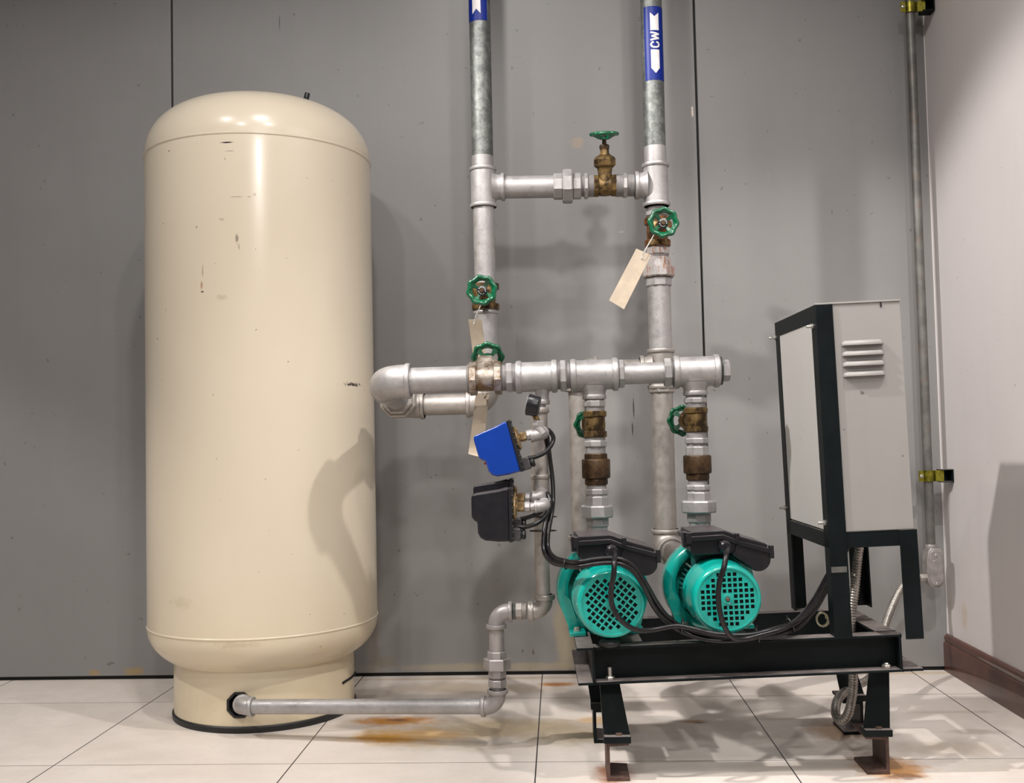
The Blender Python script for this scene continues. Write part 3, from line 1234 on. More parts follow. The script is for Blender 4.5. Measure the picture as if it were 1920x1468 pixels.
def gate_valve(label, c, pipe, stem, half, rb, rf, mat, stem_len=.146, R=.0415, ph=0.0, spokes=4, bonnet=1.0, ends=8, nut_mat=None):
    c, pipe, stem = V(c), V(pipe).normalized(), V(stem).normalized()
    stem = (stem - pipe * stem.dot(pipe)).normalized()
    Mx = frame(c, stem, pipe)
    t = thing('gate_valve', label, 'valve', Mx)
    # local: z = stem, x = pipe
    R90 = Matrix.Rotation(PI / 2, 4, 'Y')
    mb = MB()
    fw = half * .42
    mb.lathe([(rf * .94, -half), (rf, -half + .002), (rf, -half + fw), (rf * .90, -half + fw + .002)], R90, ends, ph=PI / ends)
    mb.lathe([(rf * .90, half - fw - .002), (rf, half - fw), (rf, half - .002), (rf * .94, half)], R90, ends, ph=PI / ends)
    mb.lathe([(rb * .92, -half * .75), (rb * .98, -half * .4), (rb * 1.02, 0), (rb * .98, half * .4), (rb * .92, half * .75)], R90, 32)
    # oval neck rising to the bonnet
    hz_ = .052 * bonnet
    vs = []
    for (sx_, sy_, z) in ((half * .62, rb * .95, 0), (half * .62, rb * .95, rb * .7), (half * .58, rb * .80, rb * 1.1), (half * .66, rb * .84, hz_)):
        for i in range(28):
            a = 2 * PI * i / 28
            vs.append((sx_ * math.cos(a), sy_ * math.sin(a), z))
    fs = []
    for k in range(3):
        for i in range(28):
            j = (i + 1) % 28
            fs.append((k * 28 + i, k * 28 + j, (k + 1) * 28 + j, (k + 1) * 28 + i))
    fs.append(tuple(range(84, 112)))
    mb.add(vs, fs)
    mb.build('body', mat, t, local=True, sharp=35)
    b0 = hz_
    mb = MB()
    rh = rb * 1.12
    mb.lathe([(rh * .80, b0), (rh, b0 + .006), (rh, b0 + .024 * bonnet), (rh * .88, b0 + .030 * bonnet), (rh * .5, b0 + .037 * bonnet),
              (rh * .42, b0 + .042 * bonnet), (rh * .40, b0 + .055 * bonnet)], None, 8, ph=PI / 8)
    mb.build('bonnet', mat, t, local=True, sharp=30)
    g0 = b0 + .052 * bonnet
    MB().lathe([(.012, g0), (.0145, g0 + .002), (.0145, g0 + .011), (.0125, g0 + .014), (.008, g0 + .015)], None, 8).build('gland_nut', nut_mat or BD, t, local=True, sharp=30)
    MB().lathe([(.0062, g0), (.0062, stem_len + .003)], None, 16).build('stem', BD, t, local=True)
    wmx = Matrix.Translation((0, 0, stem_len)) @ Matrix.Rotation(ph, 4, 'Z')
    mb = wheel_mb(R, 8, spokes)
    mb.v = [wmx @ p for p in mb.v]
    wo = mb.build('handwheel', M['green'], t, local=True, sharp=50)
    tag(wo, 'green scalloped handwheel')
    dz = stem_len - .012 + .006
    MB().lathe([(R * .33, dz - .003), (R * .33, dz + .0006), (R * .31, dz + .0012)], None, 28).build('nameplate', M['wheel_hub'], wo, local=True)
    mb = MB()
    for i in range(14):
        a = 2 * PI * i / 14
        if i in (3, 9):
            continue
        m = Matrix.Rotation(a, 4, 'Z')
        mb.box((R * .195, -.0009, dz + .0012), (R * .26, .0010, dz + .0016), m)
    mb.lathe([(R * .135, dz + .0012), (R * .135, dz + .0030), (R * .10, dz + .0034)], None, 20)
    mb.build('nameplate_marks', M['wheel_ring'], wo, local=True)
    MB().lathe([(R * .085, dz + .003), (R * .085, dz + .0062), (R * .06, dz + .0068)], None, 6).build('wheel_nut', M['bolt_rust'], wo, local=True)
    return t


sc = 1 / SR
vc = V((xr(1134.5), YR, zbm(xr(1134.5))))
gate_valve('bronze gate valve with its green wheel on top, between the risers', vc, (1, 0, 0), (.03, -.20, 1), 22 * sc, .0300, .0335, M['brass'], .1475, .0415)
gate_valve('tagged bronze gate valve low on the left riser, green wheel facing out', (XL, YR, zl(557)), UP, (0, -1, -.03), .0385, .0300, .0405, M['brass'], .142, .0430, ph=.2, ends=32)
gate_valve('rust-stained bronze gate valve with hanging tag, below the top tee of the right riser', (XR, YR, zr(436)), UP, (.02, -1, .0), .042, .0310, .0375, M['brass_rust'], .142, .0430, ph=-.12, ends=32)
vmf = mp(910.5)
gate_valve('silver-smeared bronze gate valve on the thick manifold, green wheel behind it', vmf, MD, (.01, .87, .50), 30.5 / SM, .0335, .0435, M['brass_grey'], .128, .0440, bonnet=.85)
gate_valve('bronze gate valve above the left pump, green wheel turned to the wall', (XD1, YM, zd1(795)), UP, (-.10, 1, 0), 24.5 / SM, .0265, .0300, M['brass'], .110, .0410, bonnet=.7, ends=32)
gate_valve('bronze gate valve above the right pump, green wheel turned to the wall and left', (XD2, YM, zd2(787)), UP, (-.20, 1, .0), 22.5 / SM, .0270, .0300, M['brass'], .110, .0410, bonnet=.7, ends=32)

# ------------------------------------------------------------------ paper tags
def card(name, label, pts, Y, thick=.0008, curl=0.0, group=None, string=None, Yt=None):
    # pts: px corners TL TR BR BL ; subdivided in length and slightly curled
    TL, TR, BR, BL = [at(x, y, Y if Yt is None or i < 2 else Yt) for i, (x, y) in enumerate(pts)]
    K = 12
    vs = []
    nrm = (TR - TL).cross(BL - TL).normalized()
    for i in range(K + 1):
        t = i / K
        a = TL.lerp(BL, t)
        b = TR.lerp(BR, t)
        off = nrm * (curl * math.sin(PI * t))
        vs += [a + off, b + off, b + off + nrm * thick, a + off + nrm * thick]
    fs = [(3, 2, 1, 0), (4 * K, 4 * K + 1, 4 * K + 2, 4 * K + 3)]
    for i in range(K):
        for e in range(4):
            g = (e + 1) % 4
            fs.append((4 * i + e, 4 * i + g, 4 * i + 4 + g, 4 * i + 4 + e))
    t = thing('paper_tag', label, 'tag', V(TL))
    MB().add(vs, fs).build('card', M['tag'], t, sharp=60)
    if string:
        MB().tube(spline([at(*p) for p in string], 6), .0011, 6).build('string', M['string'], t)


card('tag', 'blank manila tag hanging at a slant from the right riser valve', [(1193, 466), (1221, 478), (1170, 580), (1142, 563)], -.285, curl=.003,
     string=[(1226, 440, -.292), (1222, 448, -.294), (1212, 466, -.292), (1205, 484, -.288), (1203, 480, -.284), (1213, 462, -.288), (1224, 444, -.291)])
card('tag', 'manila tag hanging from the left riser valve, upper of the two on that pipe', [(878, 599), (903, 599), (915, 694), (890, 694)], -.27, curl=.004, Yt=-.215,
     string=[(901, 572, -.292), (898, 580, -.292), (892, 592, -.285), (890, 607, -.274), (889, 603, -.27), (896, 586, -.285), (901, 573, -.290)])
card('tag', 'long manila tag hanging below the manifold valve, its foot behind the blue switch', [(892, 737), (917, 737), (904, 858), (878, 851)], -.43, curl=.006, Yt=-.46,
     string=[(904, 700, -.445), (905, 720, -.44), (905, 742, -.434)])

# ------------------------------------------------------------------ switch riser and tank feed
def zs(y): return at(1012, y, YM).z
sw = thing('tank_feed_pipe', 'thin silver pipe dropping from the manifold and running along the floor to the tank', 'pipe', (1.22, YM, .05))
vstack(sw, XW - .004, YM, zs, [(753, 767, 17, 'c', 'nipple', S)], SM)
XW2 = at(1011, 800, YM).x
SW_ = M['silver_warm']
vstack(sw, XW2, YM, zs, [(764, 775, 39, 'b', 'reducing_socket', SW_), (774, 892, 32, 'c', 'pipe', SW_), (889, 898, 38, 'b', 'tee_collar', SW_),
                         (897, 952, 34, 'c', 'tee_body', SW_), (950, 958, 37, 'b', 'tee_collar', SW_), (956, 1116, 27.5, 'c', 'pipe', SW_)], SM)
z1 = zs(1146)
cA = V((XW2 + .004, YM, z1))
MB().elbow(cA, UP, (-1, 0, 0), .0205, .043, rb=.0262, bw=.014).build('elbow', SW_, sw)
XB = at(930, 1146, YM).x
hs = [(978, 987, 30, 't', 'nipple', SW_), (967, 979, 33, '8', 'hex_nipple', SW_), (959, 968, 29, 't', 'nipple', G)]
hstack(sw, YM, lambda x: at(x, 1145, YM).x, lambda X: z1, hs, SM)
MB().elbow((XB, YM, z1), (1, 0, 0), -UP, .0205, .042, rb=.0262, bw=.011).build('elbow', M['silver_grey'], sw)
zs2 = lambda y: at(930, y, YM).z
SG = M['silver_grey']
vstack(sw, XB, YM, zs2, [(1176, 1224, 28, 'c', 'pipe', SG), (1220, 1236, 36, '8', 'union_tail', SG), (1233, 1255, 49, '6', 'union_nut', SG),
                         (1254, 1270, 34, '8', 'union_tail', SG), (1268, 1276, 26, 't', 'nipple', SG), (1273, 1287, 35, '8', 'hex_nipple', SG), (1286, 1296, 27, 't', 'nipple', SG)], SM)
z3 = .1085
MBp = at(452, 1324, -.385)
pL = V((at(455, 1325, -.392).x, -.392, at(455, 1325, -.392).z))
pR = V((XB, YM, z3))
dl = (pL - pR).normalized()
MB().elbow(pR, UP, dl, .0212, .043, rb=.0268, bw=.011).build('elbow', SG, sw)
MB().cyl(pR + dl * .03, pL - dl * .02, .0195).build('floor_pipe', M['silver'], sw)
hin = (TC + V((0, 0, hz)) + hn * (RS - .03)) - pL
hin.z = 0
MB().elbow(pL, -dl, hin.normalized(), .0225, .032, rb=.0265, bw=.012).build('elbow', M['silver'], sw)
MB().cyl(pL + hin.normalized() * .03, pL + hin.normalized() * .14, .019).build('inlet_pipe', M['silver'], sw)

# ------------------------------------------------------------------ pressure gauge and switches
YG = -.60
gz = thing('pressure_gauge', 'small black dial gauge seen edge-on above the blue switch', 'gauge', at(1008, 793, YG))
gc = at(1001, 760, YG)
ga = V((-1, .12, .22)).normalized()
MB().lathe([(.024, -.013), (.0265, -.012), (.0268, .010), (.0275, .011), (.0275, .015), (.025, .016)], frame(gc, ga), 40).build('case', M['dusty_black'], gz)
MB().lathe([(.0245, .0135), (.0245, .0165)], frame(gc, ga), 40).build('dial', M['marker_white'], gz)
gb = at(1008, 790, YG)
MB().cyl(gc - V((0, 0, .02)), gb, .007, 8).build('stem', M['brass'], gz)

fit = thing('gauge_fitting', 'silver tee and elbow holding the gauge and the blue switch', 'pipe fitting', at(1015, 812, YG))
el = at(1017, 814, YG)
mb = MB()
mb.hexn(gb - V((0, 0, .012)), gb + V((.002, 0, .002)), .0145, 6)
mb.cyl(gb - V((0, 0, .014)), el, .012)
mb.build('bushing', S, fit, sharp=30)
bl_dir = V((-1, 0, -.14)).normalized()
mb = MB()
mb.elbow(el, bl_dir, V((.0, 1, .12)), .0148, .030, rb=.0165, bw=.008)
mb.build('elbow', S, fit)
MB().cyl(el + V((0, .02, 0)), V((el.x - .004, YM - .005, el.z + .012)), .0125).build('nipple', S, fit)


def pressure_switch(label, org, tilt, body_mat, el_pt, port, group=None, red=False, conn=True):
    """org: centre of the base plate; local x right, z up; cover projects to -x"""
    Mx = Matrix.Translation(org) @ Matrix.Rotation(tilt, 4, 'Y')
    t = thing('pressure_switch', label, 'pressure switch', Mx)
    u = .000269
    pol = [(-6, 172), (-40, 176), (-110, 158), (-325, 128), (-343, 105), (-343, -75), (-318, -105), (-292, -122), (-290, -215), (-268, -258), (-225, -284), (-110, -296), (-6, -296)]
    pol = [(x * u, z * u) for x, z in pol]
    MB().prism(pol, -.033, .033).build('cover', body_mat, t, local=True, bevel=.009, segs=4, sharp=50)
    mb = MB()
    mb.box((-.0025, -.036, -.081), (.006, .036, .049))
    for i in range(9):
        z = -.076 + i * .0145
        mb.box((.004, -.037, z), (.0095, -.033, z + .006))
    mb.build('base_plate', M['black_plastic'], t, local=True, bevel=.0012)
    mb = MB()
    mb.lathe([(.0285, .006), (.030, .008), (.030, .012), (.026, .014), (.020, .0155)], Matrix.Rotation(PI / 2, 4, 'Y'), 32)
    for i in range(6):
        a = 2 * PI * i / 6 + .5
        mb.lathe([(.003, .011), (.003, .0155)], Matrix.Rotation(PI / 2, 4, 'Y') @ Matrix.Translation((.0255 * math.cos(a), .0255 * math.sin(a), 0)), 6)
    mb.build('diaphragm_flange', M['brass_bright'], t, local=True)
    mb = MB()
    RY = Matrix.Rotation(PI / 2, 4, 'Y')
    mb.lathe([(.008, .012), (.008, .017)], RY, 16)
    mb.lathe([(.0105, .017), (.0118, .019), (.0118, .031), (.0105, .033)], RY, 6)
    mb.build('brass_nipple', M['brass_bright'], t, local=True, sharp=30)
    mb = MB()
    mb.lathe([(.0110, .034), (.0128, .036), (.0128, .046), (.011, .048), (.0095, .049), (.0095, .053)], RY, 8)
    mb.build('reducer', M['silver'], t, local=True, sharp=30)
    # cable gland
    mb = MB()
    mb.box((.004, -.014, -.081), (.024, .014, -.050))
    o = mb.build('gland_housing', M['grey_plastic'], t, local=True, bevel=.003)
    gx = RY @ Matrix.Translation((.066, 0, 0))
    mb = MB()
    gm = Matrix.Translation((.022, 0, -.066)) @ RY
    mb.lathe([(.0125, 0), (.0125, .003), (.0108, .004), (.0108, .006), (.0125, .007), (.0125, .011), (.009, .014)], gm, 12)
    mb.build('gland_nut', M['black_plastic'], t, local=True, sharp=30)
    if red:
        b = MB().lathe([(.0028, 0), (.0028, .006), (.002, .007)], Matrix.Translation((-.078, -.012, -.036)) @ Matrix.Rotation(-PI / 2 - .5, 4, 'Y'), 12)
        b.build('indicator', M['red'], t, local=True)
    if conn:
        f2 = thing('pipe_elbow', conn, 'pipe fitting', V(el_pt))
        st = Mx @ V((.052, 0, 0))
        e = V(el_pt)
        mb = MB()
        mb.cyl(st, e - (e - st).normalized() * .018, .0105, 20)
        mb.elbow(e, (st - e), port - e, .0145, .027, rb=.0162, bw=.007)
        mb.build('elbow', S, f2)
        MB().cyl(e + (port - e).normalized() * .02, port, .0125, 20).build('nipple', S, f2)
    return t, Mx


bs, BM = pressure_switch('bright blue plastic pressure switch, highest of the three on the thin pipe', at(962.5, 824, YG), math.radians(-14.5) * -1 * -1, M['blue'], el, None, red=True, conn=None)
pressure_switch('black plastic pressure switch, front one of the pair below the blue switch', at(957, 951, -.64), 0, M['dusty_black'],
                at(1023, 949, -.64), V((XW2, YM - .005, zs(930))), conn='silver elbow joining the front black switch to the thin pipe')
pressure_switch('black plastic pressure switch hidden behind the front black one, only its top showing', at(958.5, 933.5, -.562), 0, M['dusty_black'],
                at(1017, 931, -.562), V((XW2 - .004, YM - .005, zs(915))), conn='silver elbow joining the rear black switch to the thin pipe')

# ------------------------------------------------------------------ skid
yaw_s = .020 / .735
SO = V((1.3023, -.77, .308))
SMX = Matrix.Translation(SO) @ Matrix.Rotation(yaw_s, 4, 'Z') @ Matrix.Rotation(-.0253, 4, 'Y')
skid = thing('pump_skid', 'low black steel frame on four bracket legs carrying the pumps and cabinet', 'frame', SMX)
BH = .0846
FL, T = .040, .006
UR = .735
VD = .36


def cch(h, fl, t):
    # C profile in (a, z): web at a=fl, open towards a=0
    return [(0, 0), (fl, 0), (fl, -h), (0, -h), (0, -h + t), (fl - t, -h + t), (fl - t, -t), (0, -t)]


def beam_x(u0, u1, v0, sgn, name):
    # runs along local x, open towards -y if sgn>0
    pol = cch(BH, FL, T)
    mb = MB()
    vs = []
    for u in (u0, u1):
        for a, z in pol:
            vs.append((u, v0 + a * sgn, z))
    n = len(pol)
    fs = [(i, (i + 1) % n, n + (i + 1) % n, n + i) for i in range(n)]
    fs += [(0, 1, 6, 7), (1, 2, 5, 6), (2, 3, 4, 5)]
    fs += [(n + 7, n + 6, n + 1, n + 0), (n + 6, n + 5, n + 2, n + 1), (n + 5, n + 4, n + 3, n + 2)]
    mb.add(vs, fs)
    return mb.build(name, M['black_steel'], skid, local=True, bevel=.0012)


def beam_y(v0, v1, pol, name):
    return MB().prism(pol, v0, v1).build(name, M['black_steel'], skid, local=True, bevel=.0012)


beam_x(FL, UR, 0, 1, 'front_beam')
beam_x(FL, UR - .006, VD, -1, 'rear_beam')
beam_y(0, VD, cch(BH, FL, T), 'side_beam')
z_ = [(UR - .006, -T), (UR - .045, -T), (UR - .045, 0), (UR, 0), (UR, -BH + T), (UR + .046, -BH + T), (UR + .046, -BH), (UR - .006, -BH)]
beam_y(0.001, VD, z_, 'side_beam')
# cross plates under the pumps
for u in (.105, .355):
    MB().prism([(u, 0), (u + .05, 0), (u + .05, -T), (u + .006, -T), (u + .006, -.045), (u, -.045)], FL - .004, VD - FL + .004).build('cross_member', M['black_steel'], skid, local=True, bevel=.001)


def leg(u, v, mirror, floor_pts, hfront, rear=False):
    """bracket leg bolted under the frame; drawn in world space from the frame down to the floor"""
    s = -1 if mirror else 1
    top = SMX @ V((u, v, -BH))
    x0 = floor_pts[0]
    yf = floor_pts[1]
    zc_ = .088
    dk = M['black_steel']
    # rusty channel standing on the floor, open sideways
    w_, dpt, t = .052, .105, .0075
    pol = [(0, 0), (w_, 0), (w_, t), (t, t * 1.3), (t, zc_ - t * 1.3), (w_, zc_ - t), (w_, zc_), (0, zc_)]
    pol = [(x0 + s * a, z) for a, z in pol]
    lg = MB().prism(pol, yf, yf + dpt).build('leg', M['rust_steel'] if not rear else M['black_steel'], skid, bevel=.001)
    # pad and sloping plate of the bracket
    mb = MB()
    xa, xb = (x0 - .006, x0 + w_ + .004) if s > 0 else (x0 - w_ - .004, x0 + .006)
    mb.box((xa, yf - .012, zc_), (xb, yf + .03, zc_ + .016))
    hw = .023
    cx = top.x
    tz = top.z - .012
    fy = yf + .004
    ty = yf + .030
    vs = [(xa + .001, fy, zc_ + .014), (xb - .001, fy, zc_ + .014), (cx + hw, ty, tz), (cx - hw, ty, tz)]
    vs += [(x, y + .007, z) for x, y, z in vs]
    mb.add(vs, [(0, 1, 2, 3), (7, 6, 5, 4), (1, 5, 6, 2), (4, 0, 3, 7), (3, 2, 6, 7), (0, 4, 5, 1)])
    # side cheek
    q = [(x0 + (0 if s > 0 else -.0) - .005 * s, fy, zc_ + .012), (x0 - .005 * s, fy + .055, zc_ + .012), (cx - hw * s, ty + .055, tz), (cx - hw * s, ty, tz)]
    q += [(x + .005 * s, y, z) for x, y, z in q]
    mb.add(q, [(0, 1, 2, 3), (7, 6, 5, 4), (0, 3, 7, 4), (1, 5, 6, 2), (3, 2, 6, 7), (0, 4, 5, 1)])
    mb.box((cx - hw, ty, tz), (cx + hw, ty + .055, tz + .006))
    br = mb.build('bracket', dk, lg, bevel=.0015)
    mb = MB()
    mb.lathe([(.020, tz + .004), (.022, tz + .006), (.022, top.z - .002), (.020, top.z)], Matrix.Translation((cx, ty + .022, 0)), 28)
    mb.build('rubber_mount', M['rubber'], lg)
    mb = MB()
    mb.lathe([(.0088, zc_ + .015), (.0088, zc_ + .019), (.006, zc_ + .0205)], Matrix.Translation(((xa + xb) / 2 + .004, yf + .004, 0)), 6)
    mb.build('bolt', M['bolt_rust'], lg)
    # bolt through the beam's lower flange
    if not rear:
        bt = SMX @ V((u, v + .012, -BH + T))
        mb = MB()
        mb.lathe([(.0098, 0), (.0102, .001), (.0102, .007), (.009, .0085), (.0055, .009), (.0055, hfront), (.0045, hfront + .001)], Matrix.Translation(bt) @ Matrix.Rotation(-.0253, 4, 'Y'), 6)
        mb.build('stud', M['bolt'], lg, sharp=30)
    return lg


leg(.074, .006, False, (1.3655, -.742), .028)
leg(.703, .006, True, (2.0135, -.708), .011)
leg(.050, .275, False, (1.345, -.455), 0, True)
leg(.700, .275, True, (2.046, -.40), 0, True)

# ------------------------------------------------------------------ control cabinet and its stand (in skid space)
cabt = thing('control_cabinet', 'light grey louvred control cabinet on a black angle-iron stand', 'cabinet', SMX @ Matrix.Translation((.585, 0, 0)))
CM = MATS[cabt.name_full]
u0, u1, vR, w0, w1 = 0.0, .196, .385, .235, .757
A, At = .040, .004
bs_ = M['black_steel']


def cl(mb, nm, mat, **kw):
    return mb.build(nm, mat, cabt, local=True, **kw)


# body
mb = MB()
mb.box((u0 + .005, .003, w0), (u1 - .001, vR - .004, w1))
cl(mb, 'cabinet_body', M['cabinet'], bevel=.0012)
# thin bright lid edge
cl(MB().box((u0 + .0005, .0, w1 - .0005), (u1, vR, w1 + .0035)), 'top_sheet', M['cabinet'], bevel=.0008)


def angle_post(x, y, sx_, sy_, z0, z1):
    mb = MB()
    p = [(0, 0), (A * sx_, 0), (A * sx_, At * sy_), (At * sx_, At * sy_), (At * sx_, A * sy_), (0, A * sy_)]
    if sx_ * sy_ < 0:
        p = p[::-1]
    vs = [(x + a, y + b, z0) for a, b in p] + [(x + a, y + b, z1) for a, b in p]
    fs = [(0, 1, 2, 3), (0, 3, 4, 5), (9, 8, 7, 6), (11, 10, 9, 6)]
    fs = [tuple(reversed(f)) for f in fs]
    for i in range(6):
        j = (i + 1) % 6
        fs.append((i, j, 6 + j, 6 + i))
    mb.add(vs, fs)
    return mb


cl(angle_post(u0, -.002, 1, 1, -.004, w1), 'front_post', bs_, bevel=.0008)
cl(angle_post(u0, vR, 1, -1, 0.0, w1), 'rear_post', bs_, bevel=.0008)
cl(angle_post(u1 + .004, -.002, -1, 1, -.012, w0), 'front_leg', bs_, bevel=.0008)
cl(angle_post(u1 + .004, vR, -1, -1, 0.0, w0), 'rear_leg', bs_, bevel=.0008)
# rails
cl(MB().box((u0, 0, w0 - .036), (u1 + .004, .004, w0)).box((u0, 0, w0 - .004), (u1 + .004, .04, w0)), 'front_rail', bs_, bevel=.0008)
cl(MB().box((u0, 0, w0 - .036), (u0 + .004, vR, w0)), 'side_rail', bs_, bevel=.0008)
cl(MB().box((u0, vR - .004, w0 - .036), (u1 + .004, vR, w0)), 'rear_rail', bs_, bevel=.0008)
cl(MB().box((u0 - .0005, 0, w1 - .038), (u0 + .004, vR, w1)), 'top_rail', bs_, bevel=.0008)
# door panel on the left face
dp = cl(MB().box((u0 + .0015, .026, w0 + .004), (u0 + .005, vR - .018, w1 - .034)), 'door_panel', M['door_lit_paint'], bevel=.0008)
for v, ww in ((.016, w1 - .048), (vR - .008, w1 - .040), (.014, w0 + .022), (vR - .010, w0 + .03)):
    mb = MB()
    mm = Matrix.Translation((u0, v, ww)) @ Matrix.Rotation(-PI / 2, 4, 'Y')
    mb.lathe([(.0062, 0), (.0066, .001), (.0066, .005), (.0055, .0062), (.0034, .0065), (.0034, .017), (.0028, .018)], mm, 12)
    cl(mb, 'door_bolt', M['bolt'], sharp=30)
# louvres on the face towards the viewer
lu0, lu1 = .056, .151
for k in range(4):
    wz = .757 - .090 - k * .0238
    mb = MB()
    # hood profile in (y, z) swept along x with tapered ends
    prof = [(0.003, .0040), (-.004, .0034), (-.0090, -.0005), (-.0102, -.0055), (-.0100, -.0075), (.003, -.0075)]
    vs = []
    ends = [(lu0, .12), (lu0 + .003, .6), (lu0 + .009, 1), (lu1 - .009, 1), (lu1 - .003, .6), (lu1, .12)]
    for x, sc_ in ends:
        for y, z in prof:
            vs.append((x, .003 + (y - .003) * sc_, wz + (-.0075 + (z + .0075) * (.45 + .55 * sc_))))
    n = len(prof)
    fs = []
    for i in range(len(ends) - 1):
        for j in range(n - 1):
            fs.append((i * n + j, i * n + j + 1, (i + 1) * n + j + 1, (i + 1) * n + j))
    mb.add(vs, fs)
    lo = cl(mb, 'louvre', M['cabinet'], sharp=60)
    cl(MB().box((lu0 + .004, -.0065, wz - .0079), (lu1 - .004, .0025, wz - .0073)), 'louvre_slot', M['dark_hole']).parent = lo
mb = MB()
mb.box((.150, .0005, .745), (.153, .0032, .756))
cl(mb, 'paint_chip', M['dark_hole'])
cl(MB().box((.001, -.0026, .145), (.036, -.0019, .158)), 'bare_metal_patch', M['conduit'])


# ------------------------------------------------------------------ pumps
def fan_face(R, pitch, hole, rot):
    mb = MB()
    th = .0018
    cnt = {0: 5, 1: 5, 2: 4, 3: 3, 4: 2}

    def is_hole(i, j):
        a, b = (i if i >= 0 else -i - 1), (j if j >= 0 else -j - 1)
        if a > 4 or b > 4:
            return False
        if a == 0 and b == 0:
            return False
        return a < cnt[b]
    g = (pitch - hole) / 2
    K = 7

    def clampv(x, y):
        d = math.hypot(x, y)
        if d > R:
            x, y = x * R / d, y * R / d
        return x, y
    for i in range(-K, K):
        for j in range(-K, K):
            x0, y0 = i * pitch, j * pitch
            if is_hole(i, j):
                o4 = [(x0, y0), (x0 + pitch, y0), (x0 + pitch, y0 + pitch), (x0, y0 + pitch)]
                i4 = [(x0 + g, y0 + g), (x0 + pitch - g, y0 + g), (x0 + pitch - g, y0 + pitch - g), (x0 + g, y0 + pitch - g)]
                o4 = [clampv(*p) for p in o4]
                vs = [(x, y, 0) for x, y in o4] + [(x, y, 0) for x, y in i4] + [(x, y, -th) for x, y in i4]
                fs = []
                for e in range(4):
                    h = (e + 1) % 4
                    fs += [(e, h, 4 + h, 4 + e), (4 + e, 4 + h, 8 + h, 8 + e)]
                mb.add(vs, fs)
            else:
                q = 3
                if min(math.hypot(x0 + a * pitch, y0 + b * pitch) for a in (0, .5, 1) for b in (0, .5, 1)) > R:
                    continue
                for a in range(q):
                    for b in range(q):
                        c4 = [clampv(x0 + pitch * (a + e) / q, y0 + pitch * (b + f) / q) for e, f in ((0, 0), (1, 0), (1, 1), (0, 1))]
                        if abs(sum(c4[k][0] * c4[(k + 1) % 4][1] - c4[(k + 1) % 4][0] * c4[k][1] for k in range(4))) < 1e-9:
                            continue
                        mb.add([(x, y, 0) for x, y in c4], [(0, 1, 2, 3)])
    m = Matrix.Rotation(rot, 4, 'Z')
    mb.v = [m @ p for p in mb.v]
    return mb


